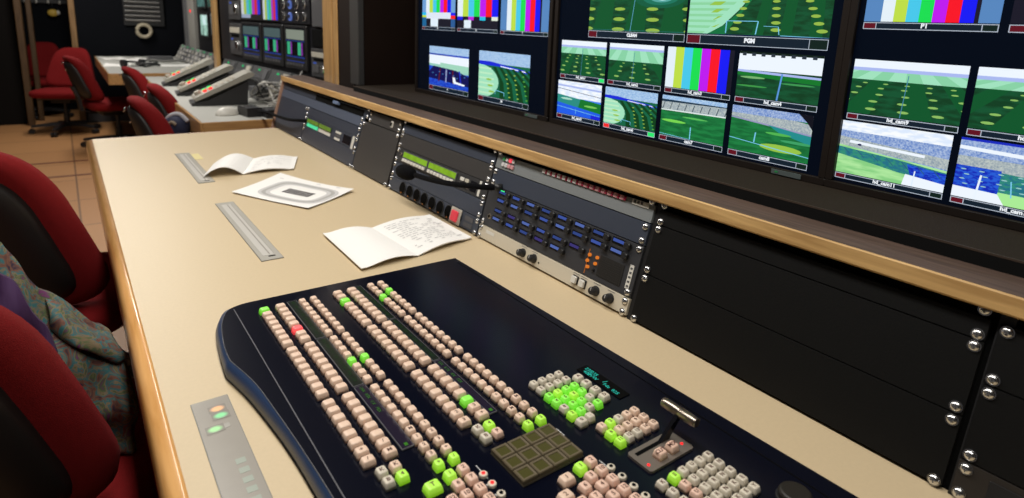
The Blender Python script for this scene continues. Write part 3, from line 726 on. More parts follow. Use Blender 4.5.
# keypad with the lime block
for r in range(2):
    for c in range(4): BTN.append((.4577+c*.0142, .5488-.0150*r, .0128, .0135, cap_grey, str(c+1+4*r)))
for r in range(4):
    for c in range(4):
        g = ['1111', '1111', '0110', '1101'][r][c]
        m = (cap_lime if (r*3+c) % 4 == 1 else cap_green) if (g == '1') else cap_grey
        BTN.append((.4577+c*.0142, .5172-.0145*r, .0128, .0130, m, str((r*4+c) % 10)))
BTN.append((.4584, .4578, .0150, .0135, cap_grey, '0')); BTN.append((.4730, .4592, .0128, .0130, cap_grey, '.'))
for i, y in enumerate((.5288, .5129, .4958, .4796)): BTN.append((.5172, y, .0150, .0138, cap_grey, 'ABCD'[i]))
for r in range(3):
    for c in range(5):
        m = cap_lime if (r, c) in ((0, 1), (1, 0), (2, 0)) else cap_grey if (r, c) in ((0, 2), (2, 1), (2, 2)) else cap_pink
        BTN.append((.4717+c*.0139, .4373-.0149*r, .0128, .0135, m, str(c+1+5*r)))
for r in range(6):
    for c in range(6):
        if c == 0 and r not in (0, 1, 2, 3): continue
        m = cap_lime if (r, c) == (0, 1) else cap_warm if (r, c) in ((1, 1), (2, 1)) else cap_grey
        BTN.append((.4785+(c-1)*.0143 - (.005 if c == 0 else 0), .3362-.0140*r - (.0 if c else 0), .0128, .0130, m, 'KEYUTRN'[(r+c) % 7]))
for (x, y, w, m, t) in [(.3814, .3964, .0185, cap_pink, '1'), (.3650, .3790, .0185, cap_pink, '2'), (.4050, .4012, .0142, cap_lime, '1'), (.4207, .4021, .0142, cap_warm, '2'), (.4050, .3849, .0142, cap_warm, '3'), (.4209, .3858, .0142, cap_warm, '10'), (.4055, .3692, .0142, cap_warm, '4'), (.4211, .3697, .0142, cap_warm, '11'), (.4055, .3532, .0142, cap_warm, '5'), (.4211, .3535, .0142, cap_warm, '12'), (.3896, .3774, .0142, cap_warm, '6'), (.3896, .3612, .0142, cap_warm, '7'), (.3740, .3640, .0142, cap_warm, '8'), (.4055, .3372, .0142, cap_warm, '9'), (.4211, .3373, .0142, cap_warm, '13')]:
    BTN.append((x, y, w, .0148, m, t))
CAM = Vector((0, 0, D+.49))
BTN.sort(key=lambda q: (Vector((q[0], q[1], D+.03))-CAM).length/math.sqrt(q[2]) + (10 if q[1] < .385 and q[0] < .33 else 0))
names = {cap_green.name: 'green lit button', cap_lime.name: 'lime green lit button', cap_red.name: 'red lit button', cap_grey.name: 'grey white button'}
seen = [(q[0]*1.008, q[1]*1.008)+q[2:] for q in BTN if q[1] > .27]
NP = 100
rest = MB()
for i, (x, y, w, d, m, t) in enumerate(seen):
    if i < NP:
        o = bpy.data.objects.new('button', cap_mesh(w*.93-(.0009 if w < .0145 else 0), d*.90, .0088, m, t)); COL.objects.link(o); o.parent = mix
        o.location = (x-OX, y-OY, ZT)
        if m.name in names: o['label'] = names[m.name]
    else:
        c = cap_mb(w*.93-(.0009 if w < .0145 else 0), d*.90, .0088, m, t); off = len(rest.v)
        rest.v += [(a+x-OX, b_+y-OY, z+ZT) for a, b_, z in c.v]
        for f, mi, s_ in zip(c.f, c.m, c.sm): rest.f.append([k+off for k in f]); rest.m.append(rest.mi(c.mats[mi])); rest.sm.append(s_)
tag(rest.build('button', mix), kind='stuff')

# name displays between the button rows
disp_m = mat('display_green_black', (.006, .012, .008), .25)
disp_v = mat('display_violet_black', (.012, .008, .022), .25)
dtext = emis('display_text_green', (.08, .40, .02), .45); dtext_dim = emis('display_text_dim', (.05, .22, .02), .22)
for col, (x0, x1) in enumerate(((.2635, .2795), (.3868, .4032-.0115))):
    if col == 1: x0, x1 = .3800, .3925
    for g, (ya, yb) in enumerate(((.967, .823), (.820, .679), (.677, .537))):
        m = MB().box(x0-OX, x1-OX, yb-OY, ya-OY, ZT, ZT+.0022, seam_grey, .0006)
        mm = disp_v if (g == 2) else disp_m
        m.rect(x0+.0012-OX, x1-.0012-OX, yb+.0012-OY, ya-.0012-OY, ZT+.0024, mm)
        o = m.build('name_display', mix)
        tx = MB(); W = x1-x0
        for k in range(4 if g == 2 else 8):
            y = ya-.010-k*.0165
            tx.text('IPUAMTLK'[(k+g*3) % 8]+'NS1E2'[(k+col) % 5]+'X', .0062, (x0+x1)/2-OX, y-OY, ZT+.0026, dtext if g == 2 else dtext_dim, rot=-PI/2)
        if g == 2: tx.box((x0+x1)/2-.002-OX, (x0+x1)/2+.002-OX, yb+.004-OY, yb+.009-OY, ZT+.0024, ZT+.0026, dtext)
        tx.build('display_text', o)
# dark display with turquoise characters
cy_m = emis('turquoise_text', (.02, .62, .48), 1.0)
d_ = MB().box(.539-OX, .5585-OX, .473-OY, .5555-OY, ZT, ZT+.0015, dark_slot, .0005); d_ = d_.build('status_display', mix)
tx = MB()
for i, s_ in enumerate(('235', '402')): tx.text(s_, .0085, .5515-i*.0072-OX, .5440-i*.004-OY, ZT+.0017, cy_m, rot=-PI/2)
tx.text('235', .0085, .5515-OX, .5330-OY, ZT+.0017, cy_m, rot=-PI/2); tx.text('PVW', .0085, .5443-OX, .5290-OY, ZT+.0017, cy_m, rot=-PI/2)
tx.text('/', .011, .5500-OX, .5110-OY, ZT+.0017, cy_m, rot=-PI/2); tx.text('Fde', .0080, .5455-OX, .5030-OY, ZT+.0017, cy_m, rot=-PI/2); tx.text('025', .0080, .5450-OX, .4870-OY, ZT+.0017, cy_m, rot=-PI/2)
tx.build('display_text', d_)
# twelve olive display keys
ol_f = mat('olive_key_frame', (.125, .10, .06), .6, spec=.2); ol_w = mat('olive_key_window', (.070, .066, .020), .2)
base = MB().box(.3405-OX, .4255-OX, .4160-OY, .4775-OY, ZT, ZT+.0016, mat('olive_key_base', (.03, .024, .014), .5), .0008); base = base.build('display_key_block', mix); base.location = (.0025, .0035, 0)
for r in range(3):
    for c in range(4):
        x = .3512+c*.0211; y = .4670-r*.0201
        m = MB(); hw, hd = .0100, .0095
        ring = lambda a, b_, z: [(x-a-OX, y-b_-OY, ZT+z), (x+a-OX, y-b_-OY, ZT+z), (x+a-OX, y+b_-OY, ZT+z), (x-a-OX, y+b_-OY, ZT+z)]
        m.loft([ring(hw, hd, .0016), ring(hw, hd, .0060), ring(hw*.92, hd*.92, .0070), ring(hw*.68, hd*.68, .0066), ring(hw*.66, hd*.66, .0060)], ol_f, caps=(False, False))
        m.quad(ring(hw*.66, hd*.66, .0060), ol_w)
        m.build('display_key', base)
# small round indicators and printed lines
def indicators(pts, lit_n):
    for i, (x, y) in enumerate(pts):
        x *= 1.013; y *= 1.013; m = MB().cyl((x-OX, y-OY), .0048, ZT, ZT+.0035, cap_grey, 18, bev=.001).cyl((x-OX, y-OY), .0021, ZT+.0035, ZT+.0042, led_red if i < lit_n else dark_slot, 12)
        m.build('indicator_button', mix)
indicators([(.3141, .4510), (.3141, .4348), (.3141, .4186), (.3141, .4024)], 2)
indicators([(.4338, .3846), (.4338, .3683), (.4338, .3519), (.4338, .3360)], 0)
for (x, y0, y1) in ((.3085, .470, .4585), (.3200, .4735, .4505), (.4290, .4035, .3955), (.4380, .4060, .3900), (.4330, .4735, .4590), (.5345, .4460, .4300), (.5420, .3440, .3320)):
    k = 0; y = y0; pl = MB()
    while y > y1:
        L = .0016+.0014*((k*7) % 3)
        pl.rect(x-.0006-OX, x+.0006-OX, max(y-L, y1)-OY, y-OY, ZT+.0003, print_white); y -= L+.0005; k += 1
    pl.build('printed_legend', mix)
for i in range(3):
    for q, yq in ((.3135, .4405), (.4332, .3740)): MB().rect(q-OX, q+.0012-OX, yq-.0163*i-OY, yq+.0045-.0163*i-OY, ZT+.0003, print_white).build('printed_legend', mix)
# fader plate with the lever
fp = MB(); r = .004
pts = []
for cx, cy, a0 in ((.5365-r, .3890-r, 0), (.4632+r, .3890-r, PI/2), (.4632+r, .3530+r, PI), (.5365-r, .3530+r, 1.5*PI)):
    for i in range(5): a = a0+PI/2*i/4; pts.append((cx+r*math.cos(a)-OX, cy+r*math.sin(a)-OY))
fp.prism(pts, ZT, ZT+.003, mat('fader_plate_bronze', (.19, .16, .135), .4, .3))
fp.box(.4700-OX, .5190-OX, .3785-OY, .3835-OY, ZT+.003, ZT+.0032, dark_slot)
fp = fp.build('fader_plate', mix); fp.location = (.006, .006, 0)
for (x, y) in ((.4696, .3624), (.5288, .3650)): MB().dome((x-OX, y-OY, ZT+.003), .0019, .0014, led_red, 12, 4).build('indicator_lamp', fp)
for x in (.4902, .5101):
    o = bpy.data.objects.new('fader_button', cap_mesh(.0135, .0125, .0085, cap_warm, 'CUT' if x < .5 else 'MIX')); COL.objects.link(o); o.parent = fp; o.location = (x-OX, .3640-OY, ZT+.003)
# lever: a flat black arm leaning to the right with a brushed cylinder across its top
A = Vector((.5200, .3870, ZT)); Bp = Vector((.5405, .3822, ZT+.0350))
lv = MB()
side = Vector((0, 1, 0)); ax = (Bp-A).normalized(); nrm = ax.cross(side).normalized()
def armring(p, a, b_): return [tuple(p+side*sx*a+nrm*sy*b_-Vector((OX, OY, 0))) for sx, sy in ((-1, -1), (1, -1), (1, 1), (-1, 1))]
lv.loft([armring(A, .0022, .0060), armring(A.lerp(Bp, .5), .0022, .0045), armring(Bp, .0030, .0030)], black_gloss)
lv = lv.build('fader_lever', mix)
hd = MB(); n = 20
RR = [(-.0245, .0048), (-.0240, .0056), (-.0180, .0060), (-.0026, .0062), (-.0020, .0056), (.0020, .0056), (.0026, .0062), (.0180, .0060), (.0240, .0056), (.0245, .0048)]
hd.loft([[(Bp.x-OX+q*math.cos(2*PI*j/n), Bp.y-OY+y, Bp.z+q*math.sin(2*PI*j/n)) for j in range(n)] for y, q in RR], brass, smooth=True)
hd.build('fader_handle', lv)
# joystick knob at the lower edge of the picture
jk = MB().cyl((.566-OX, .252-OY), .0185, ZT, ZT+.003, black_plastic, 26, bev=.001).cyl((.566-OX, .252-OY), .0165, ZT+.003, ZT+.011, mat('dark_brown_knob', (.012, .009, .005), .5), 28, bev=.003)
jk.build('joystick_knob', mix)

# ------------------------------------------------------------------ translucent cover plates let into the desk
plate_acr = mat('grey_acrylic', (.30, .275, .235), .28, spec=.4, noise=(40, .06))
plate_rim = mat('acrylic_rim', (.20, .19, .17), .3)
plate_core = mat('acrylic_core', (.58, .555, .51), .3)
plate_lt = mat('pale_acrylic', (.44, .42, .37), .28)
def glow(name, c, r, strength):
    m = bpy.data.materials.new(name); m.use_nodes = True; nt = m.node_tree; b = nt.nodes['Principled BSDF']
    b.inputs['Base Color'].default_value = (.22, .20, .17, 1); b.inputs['Roughness'].default_value = .28
    tc = nt.nodes.new('ShaderNodeTexCoord'); ln = nt.nodes.new('ShaderNodeVectorMath'); ln.operation = 'LENGTH'
    mr = nt.nodes.new('ShaderNodeMapRange'); mr.interpolation_type = 'SMOOTHSTEP'
    mr.inputs['From Min'].default_value = r*.35; mr.inputs['From Max'].default_value = r; mr.inputs['To Min'].default_value = strength; mr.inputs['To Max'].default_value = 0
    nt.links.new(tc.outputs['Object'], ln.inputs[0]); nt.links.new(ln.outputs['Value'], mr.inputs['Value']); nt.links.new(mr.outputs['Result'], b.inputs['Emission Strength'])
    b.inputs['Emission Color'].default_value = (*c, 1)
    return m
def cover(label, x0, x1, y0, y1, near=False):
    t = thing('cover_plate', label, 'cover plate', ((x0+x1)/2, (y0+y1)/2, D+.0002))
    w, l = (x1-x0)/2, (y1-y0)/2
    m = MB().box(-w, w, -l, l, 0, .0012, plate_rim, .0004).box(-w+.0012, w-.0012, -l+.0012, l-.0012, .0012, .0016, plate_acr if near else plate_lt)
    m.build('plate', t)
    if not near:
        c = MB().box(-w*.55, w*.48, -l*.88, l*.90, .0016, .0020, plate_core)
        c.box(w*.02, w*.14, -l*.86, l*.88, .0019, .0021, plate_acr).box(w*.44, w*.49, -l*.86, l*.88, .0016, .0021, plate_acr)
        c.build('inner_strip', t)
        MB().box(-w*.15, w*.45, -l*.925, -l*.905, .0016, .0022, dark_slot).build('finger_slot', t)
    return t
cover('grey acrylic cover plate let into the desk between the loose sheet and the mixer', .2895, .3345, 1.232, 1.697)
cover('farthest grey acrylic cover plate, partly under the far open booklet', .2895, .3350, 1.934, 2.396)
t = cover('nearest grey acrylic cover plate with glowing orange and green lights', .0910, .1350, .323, .790, near=True)
pale = mat('pale_key_under_acrylic', (.34, .32, .28), .35); paleg = mat('pale_green_key_under_acrylic', (.30, .34, .28), .35)
for (x, y, c, s_) in ((.1165, .7625, (1, .40, .10), 1.0), (.1175, .7465, (.05, .85, .25), .8), (.1065, .7215, (.25, .9, .25), .8)):
    m = MB(); m.rect(-.0079, .0079, -.0079, .0079, .0002, glow('glow_%d' % (y*1e4), c, .0078, s_*.9))
    m.build('glowing_light', t, loc=(x-.112, y-.5565, .0018)).scale = (1.3, 1, 1)
for i in range(12):
    m = MB().box(.0020, .0125, .0880-.0170*i, .0975-.0170*i, .0016, .0018, paleg); m.build('key_shape', t)
for x, y in ((.0065, .166),): MB().box(x-.0045, x+.0045, y-.0045, y+.0045, .0016, .0018, pale).build('key_shape', t)

# ------------------------------------------------------------------ papers on the desk
def page_grid(a, b_, c, d, lift, n=10):
    """page between spine a-b and outer edge d-c; lift(s) height along the page"""
    out = []
    for i in range(n+1):
        s_ = i/n
        p = [a[k]+(d[k]-a[k])*s_ for k in (0, 1)]; q = [b_[k]+(c[k]-b_[k])*s_ for k in (0, 1)]
        out.append(((p[0], p[1], lift(s_)), (q[0], q[1], lift(s_))))
    return out
def page(name, parent, G, th, m):
    mb = MB(); rings = [[p, q, (q[0], q[1], max(q[2]-th, .0001)), (p[0], p[1], max(p[2]-th, .0001))] for p, q in G]
    mb.loft(rings, m); return mb.build(name, parent)
def lines(G, parent, rows, seed, m):
    """grey print that follows the curved page"""
    rnd = random.Random(seed); mb = MB(); n = len(G)-1
    def at(s_, v):
        i = min(int(s_*n), n-1); f = s_*n-i
        P = [G[i][0][k]+(G[i+1][0][k]-G[i][0][k])*f for k in range(3)]; Q = [G[i][1][k]+(G[i+1][1][k]-G[i][1][k])*f for k in range(3)]
        r = [P[k]+(Q[k]-P[k])*v for k in range(3)]; r[2] += .0006; return tuple(r)
    for r in range(rows):
        v = .10+.8*r/rows; s_ = .12
        while s_ < .85:
            L = rnd.uniform(.02, .10)
            if rnd.random() < .62: mb.quad([at(s_, v), at(s_+L, v), at(s_+L, v+.018), at(s_, v+.018)], m)
            s_ += L+.02
    return mb.build('printed_text', parent)
def booklet(label, spine, left, right, h, rows, seed, hl=None):
    ctr = spine[0]; t = thing('open_booklet', label, 'booklet', (ctr[0], ctr[1], D))
    loc = lambda p: (p[0]-ctr[0], p[1]-ctr[1])
    a, b_ = loc(spine[0]), loc(spine[1])
    hl = hl or h; lf = lambda s_: .0035+hl*max(0, math.sin(min(1, s_*(1.15 if hl == h else 1.0))*PI))*.9+.004*s_*s_
    G = page_grid(a, b_, loc(left[1]), loc(left[0]), lf); page('page', t, G, .0012, paper)
    rf = lambda s_: .0035+h*.8*math.sin(min(1, s_*1.1)*PI)+.003*s_*s_
    G2 = page_grid(a, b_, loc(right[1]), loc(right[0]), rf); page('page', t, G2, .0025, paper)
    lines(G2, t, rows, seed, ink)
    return t
booklet('open white booklet lying nearest the mixer with a printed right page', ((.5634, 1.312), (.5745, 1.0965)), ((.4465, 1.320), (.4415, 1.083)), ((.7290, 1.330), (.7310, 1.130)), .010, 15, 3)
booklet('open white booklet at the far end partly covering the far cover plate', ((.5070, 2.195), (.4240, 1.985)), ((.3700, 2.150), (.3120, 1.990)), ((.6440, 2.150), (.5800, 1.980)), .012, 9, 5, .030)
st_ = MB().box(-.016, .016, -.05, .05, 0, .0006, mat('yellow_note_paper', (.72, .62, .30), .8)).build('sticky_note', None, loc=(.345, 2.32, D+.0003))
tag(st_, 'small pale yellow sticky note beside the far cover plate', 'note')
C4 = [(.3481, 1.783), (.4812, 1.532), (.6496, 1.640), (.5218, 1.925)]
c0 = (.50, 1.72)
t = thing('loose_sheet', 'loose white sheet with a printed grey stadium plan between the two booklets', 'paper sheet', (c0[0], c0[1], D))
def bil(u, v):
    p = [(C4[0][k]*(1-u)+C4[1][k]*u)*(1-v)+(C4[3][k]*(1-u)+C4[2][k]*u)*v - c0[k] for k in (0, 1)]
    return (p[0], p[1], .0008+.006*(2*u-1)**2*(.3+.7*v)+.003*(2*v-1)**2)
N = 10; sh = MB(); vs = [bil(i/N, j/N) for j in range(N+1) for i in range(N+1)]
fs = [(j*(N+1)+i, j*(N+1)+i+1, (j+1)*(N+1)+i+1, (j+1)*(N+1)+i) for j in range(N) for i in range(N)]
sh.add(vs, fs, paper, True); sh.add([(x, y, z-.0004) for x, y, z in vs], [f[::-1] for f in fs], paper, True)
sh.build('sheet', t)
pr = MB()
def up(u, v, dz=.0006): x, y, z = bil(u, v); return (x, y, z+dz)
def rring(uc, vc, a, b_, e, n=36):
    return [(uc+a*math.copysign(abs(math.cos(2*PI*i/n))**e, math.cos(2*PI*i/n)), vc+b_*math.copysign(abs(math.sin(2*PI*i/n))**e, math.sin(2*PI*i/n))) for i in range(n)]
def band(a0, b0, a1, b1, m, dz):
    o_, i_ = rring(.57, .49, a0, b0, .5), rring(.57, .49, a1, b1, .5)
    for k in range(36):
        k2 = (k+1) % 36; pr.quad([up(*o_[k], dz), up(*o_[k2], dz), up(*i_[k2], dz), up(*i_[k], dz)], m)
inkl = mat('light_grey_print', (.58, .57, .56), .8)
band(.40, .37, .365, .335, inkl, .0006); band(.365, .335, .325, .295, mat('mid_grey_print', (.40, .39, .37), .8), .0006); band(.325, .295, .285, .25, inkl, .0006)
pr.build('printed_plan', t); pr = MB()
for i in range(7):
    for j in range(4):
        u = .40+i*.050; v = .40+j*.048; pr.quad([up(u, v), up(u+.045, v), up(u+.045, v+.04), up(u, v+.04)], ink_dark)
pr.build('printed_block', t)
for (u, v) in ((.10, .83), (.55, .93), (.80, .94)): MB().quad([up(u, v), up(u+.05, v), up(u+.05, v+.02), up(u, v+.02)], ink).build('printed_text', t)

# ------------------------------------------------------------------ gooseneck microphones
def catm3(P, k=8):
    out = []
    for i in range(len(P)-1):
        p0, p1, p2, p3 = [Vector(P[max(0, min(len(P)-1, i+q))]) for q in (-1, 0, 1, 2)]
        for j in range(k):
            t = j/k; out.append(.5*(2*p1+(p2-p0)*t+(2*p0-5*p1+4*p2-p3)*t*t+(3*p1-p0-3*p2+p3)*t**3))
    out.append(Vector(P[-1])); return out
def gooseneck(label, pts, head, hr, axis):
    b0 = Vector(pts[0]); t = thing('gooseneck_microphone', label, 'microphone', b0)
    MB().tube([p-b0 for p in catm3(pts)], .0065, foam, 10).build('gooseneck', t)
    s0 = Vector(pts[0])-b0; s1 = Vector(pts[1])-b0
    MB().tube([s0, s0+(s1-s0).normalized()*.018], .009, black_plastic, 14).build('base_collar', t)
    z = Vector(axis).normalized(); x = z.cross(Vector((0, 0, 1))).normalized(); y = z.cross(x)
    M = frame(Vector(head)-b0, x, y, z)
    R = []
    for i in range(13):
        a = -PI/2+PI*i/12; q = max(math.cos(a), .03)**.75
        R.append([(hr[0]*q*math.cos(2*PI*j/18), hr[0]*q*math.sin(2*PI*j/18), hr[1]*math.sin(a)) for j in range(18)])
    MB().loft(R, foam, smooth=True, M=M).build('foam_windscreen', t)
gooseneck('black gooseneck microphone reaching across the rack panel with bright green displays',
          [(.787, 1.094, D+.127), (.752, 1.112, D+.128), (.728, 1.150, D+.126), (.714, 1.215, D+.118), (.710, 1.300, D+.109), (.709, 1.370, D+.104)], (.708, 1.424, D+.100), (.0205, .042), (-.03, 1, -.06))
# ------------------------------------------------------------------ chairs
shell_m = mat('chair_black_shell', (.012, .009, .008), .5)
base_m = mat('chair_base_dark_metal', (.05, .05, .052), .35, .6)
def chair_proto(label):
    """local: x right, y forward, origin on the floor under the column"""
    t = thing('office_chair', label, 'office chair', group='red office chairs')
    # seat cushion
    n = 40
    def se(hw, hd, z, e=.42, yo=0):
        return [(hw*math.copysign(abs(math.cos(2*PI*i/n))**e, math.cos(2*PI*i/n)), yo+hd*math.copysign(abs(math.sin(2*PI*i/n))**e, math.sin(2*PI*i/n)), z) for i in range(n)]
    R = [se(.19, .19, .405), se(.225, .22, .412), se(.243, .236, .430), se(.247, .240, .455), se(.240, .233, .478), se(.215, .21, .490), se(.12, .12, .494), se(.01, .01, .492)]
    MB().loft(R, red_fabric, smooth=True).build('seat', t)
    MB().loft([se(.15, .16, .385), se(.18, .18, .392), se(.19, .19, .4045)], shell_m).build('seat_pan', t)
    # backrest: rounded trapezoid, curved around the sitter, leaning back
    H0, H1 = .493, .936
    def outline(sc, k=44, top=.60):
        pts = []
        for i in range(k):
            a = 2*PI*i/k; e = .50
            x = math.copysign(abs(math.cos(a))**e, math.cos(a)); z = math.copysign(abs(math.sin(a))**e, math.sin(a))
            w = .245*(1-(1-top)*(z+1)/2)
            pts.append((x*w*sc if sc > .5 else x*w*sc, z*sc))
        return pts
    lean = math.tan(.379)
    def P(x, zn, d):
        z = (H0+H1)/2+zn*(H1-H0)/2
        return (x, -.215+d+x*x*1.25-(z-H0)*lean+.02*math.sin(zn*2.2), z)
    prof = [(.05, .006), (.55, .006), (.88, .000), (.965, .012), (1.0, .034), (.985, .058), (.93, .074), (.80, .082), (.45, .084), (.05, .083)]
    MB().loft([[P(x, z, d) for x, z in outline(s_)] for s_, d in prof], red_fabric, smooth=True).build('backrest', t)
    prof = [(.05, -.030), (.60, -.028), (.77, -.016), (.82, .003)]
    sh = MB().loft([[P(x, z-.05, d) for x, z in outline(s_)] for s_, d in prof], shell_m, smooth=True).build('back_shell', t)
    for zz in (.70, .42):
        q = P(0, zz, -.030)
        c = MB(); M = frame((q[0], q[1]+.001, q[2]), (1, 0, 0), (0, lean, 1), (0, -1, lean)); c.cyl((0, 0), .012, 0, .004, chrome, 16, bev=.001, M=M); c.build('screw_cap', sh)
    # spine bracket between seat and back
    sp = MB(); pts = [(0, -.05, .375), (0, -.20, .378), (0, -.275, .405), (0, -.280, .46), (0, -.290, .54), (0, -.325, .64)]
    sp.loft([[(-w, y-.012, z), (w, y-.012, z), (w, y+.012, z), (-w, y+.012, z)] for (x, y, z), w in zip(pts, (.03, .032, .035, .036, .036, .030))], shell_m)
    sp.build('back_bracket', t)
    MB().box(-.09, .09, -.13, .10, .345, .386, shell_m, .008).build('tilt_mechanism', t)
    MB().tube([(.09, .02, .37), (.18, .02, .372), (.235, .03, .366)], .006, shell_m, 8).build('height_lever', t)
    MB().cyl((0, 0), .026, .07, .22, shell_m, 20, bev=.002).cyl((0, 0), .015, .22, .35, base_m, 16).build('gas_column', t)
    for i in range(5):
        a = 2*PI*i/5+.3; ca, sa = math.cos(a), math.sin(a)
        q = lambda r, w, z: (r*ca-w*sa, r*sa+w*ca, z)
        lg = MB(); lg.loft([[q(r, -w, z-h), q(r, w, z-h), q(r, w*.75, z), q(r, -w*.75, z)] for r, w, z, h in ((.02, .026, .125, .05), (.12, .022, .118, .036), (.25, .018, .098, .026), (.298, .015, .090, .022))], base_m)
        lg = lg.build('leg', t)
        cs = MB(); M = frame((.285*ca, .285*sa, .0275), (ca, sa, 0), (0, 0, 1), (sa, -ca, 0))
        for z0 in (-.024, .006): cs.cyl((.010, 0), .0275, z0, z0+.018, black_plastic, 20, bev=.003, M=M)
        cs.cyl((0, .018), .008, -.008, .008, base_m, 10, M=M)
        cs.build('castor', lg)
    return t
A_ = math.radians
c0_ = chair_proto('nearest red office chair at the lower left corner, its dark shell towards us')
c0_.location = (-.136, 1.220, 0); c0_.rotation_euler[2] = 1.238-PI/2
def chair(x, y, deg, label, low=.90):
    c = copy_thing(c0_, (x, y, 0), A_(deg)-PI/2, label); c.scale[2] = low     # seats set lower than the near pair
    return c
chair(-.057, 2.035, 59, 'red office chair right behind the patterned jacket beside the beige desk', 1.0)
chair(-.02, 7.62, 248, 'bright red office chair facing us in front of the dark doorway')
chair(-.24, 8.85, 258, 'darkest red office chair farthest away in the doorway')
chair(.36, 6.60, 12, 'red office chair with pale screw caps at the corner of the third desk')
chair(.70, 5.30, 6, 'red office chair pushed under the second desk, the farther of the row')
chair(.59, 3.40, 2, 'red office chair just beyond the far end of the beige desk')
chair(.73, 3.98, 0, 'red office chair between its two neighbours in the row at the second desk')

# ------------------------------------------------------------------ patterned jacket lying over the near chair
jm = bpy.data.materials.new('paisley_cloth'); jm.use_nodes = True; nt = jm.node_tree; b = nt.nodes['Principled BSDF']
tc = nt.nodes.new('ShaderNodeTexCoord'); w1 = nt.nodes.new('ShaderNodeTexNoise'); w1.inputs['Scale'].default_value = 24; w1.inputs['Detail'].default_value = 3; w1.inputs['Distortion'].default_value = 2.2
r1 = nt.nodes.new('ShaderNodeValToRGB'); cr = r1.color_ramp; cr.interpolation = 'LINEAR'
for p, c in ((.30, (.02, .010, .03)), (.42, (0.1584, 0.0648, 0.036)), (.48, (0.0108, 0.1224, 0.1368)), (.54, (0.1872, 0.1296, 0.072)), (.60, (.06, .10, .035)), (.68, (0.1152, 0.0144, 0.0936)), (.78, (0.144, 0.108, 0.0792))):
    e_ = cr.elements.new(p); e_.color = (*c, 1)
nt.links.new(tc.outputs['Object'], w1.inputs['Vector']); nt.links.new(w1.outputs['Fac'], r1.inputs['Fac']); nt.links.new(r1.outputs['Color'], b.inputs['Base Color']); b.inputs['Roughness'].default_value = .8
jk = thing('patterned_jacket', 'crumpled multicoloured patterned jacket lying over the nearest red chair', 'jacket', (-.02, 1.2, .50))
jb = Vector((-.02, 1.2, .50))
ridge = [(-.19, 1.21, .90), (-.107, 1.22, .877), (-.083, 1.22, .808), (-.041, 1.22, .753), (.017, 1.22, .688), (.034, 1.22, .655)]
foot = [(-.20, 1.12, .53), (-.13, 1.12, .52), (-.09, 1.12, .51), (-.05, 1.12, .50), (.00, 1.12, .50), (.040, 1.13, .49)]
NU, NV = 44, 30
def jp(u, v, off):
    k = min(int(u*5), 4); f = u*5-k
    a = Vector(ridge[k]).lerp(Vector(ridge[k+1]), f); c = Vector(foot[k]).lerp(Vector(foot[k+1]), f)
    p = a.lerp(c, v)
    fold = math.sin(u*19+v*4+1.2*math.sin(v*5))*.012+math.sin(u*37-v*9)*.005+math.sin(v*16+u*5)*.007
    bulge = .050*math.sin(min(1, v*1.1)*PI)
    p = p+Vector((.25, -1, .15)).normalized()*(fold*(.4+.6*v)+bulge+off)
    p.z += .006*math.sin(u*23)*(1-v)
    return tuple(p-jb)
mb = MB(); vs = [jp(i/NU, j/NV, 0) for j in range(NV+1) for i in range(NU+1)]; bk = [jp(i/NU, j/NV, -.045*(1-.2*j/NV)) for j in range(NV+1) for i in range(NU+1)]
W = NU+1; fs = [(j*W+i, j*W+i+1, (j+1)*W+i+1, (j+1)*W+i) for j in range(NV) for i in range(NU)]
K = len(vs); fs2 = [tuple(K+i for i in f[::-1]) for f in fs]
rim = [j for j in range(W)]+[j*W+NU for j in range(1, NV+1)]+[NV*W+i for i in range(NU-1, -1, -1)]+[j*W for j in range(NV-1, 0, -1)]
fs3 = [(rim[(i+1) % len(rim)], rim[i], K+rim[i], K+rim[(i+1) % len(rim)]) for i in range(len(rim))]
mb.add(vs+bk, fs+fs2+fs3, jm, True); mb.build('jacket_body', jk)
mb = MB(); top_ = [(-.125, .150), (-.103, .108), (-.083, .075), (-.060, .011), (-.048, -.035)]; bot_ = [(-.135, .02), (-.114, -.005), (-.088, -.035), (-.067, -.060), (-.052, -.085)]
rg_ = []
for i in range(17):
    k = min(i//4, 3); f = i/4-k
    a = Vector((top_[k][0]+(top_[k+1][0]-top_[k][0])*f, 1.105, D+top_[k][1]+(top_[k+1][1]-top_[k][1])*f)); c = Vector((bot_[k][0]+(bot_[k+1][0]-bot_[k][0])*f, 1.075, D+bot_[k][1]+(bot_[k+1][1]-bot_[k][1])*f))
    q = [a.lerp(c, v/5)-jb+Vector((0, -.010*math.sin(v*1.3+i*.8)-.008*math.sin(v/5*PI), .003*math.sin(i*1.1))) for v in range(6)]
    rg_.append([tuple(p) for p in q]+[tuple(p+Vector((0, .008, 0))) for p in q[::-1]])
mb.loft(rg_, mat('purple_cloth', (.040, .010, .060), .85), smooth=True); mb.build('purple_lining', jk)
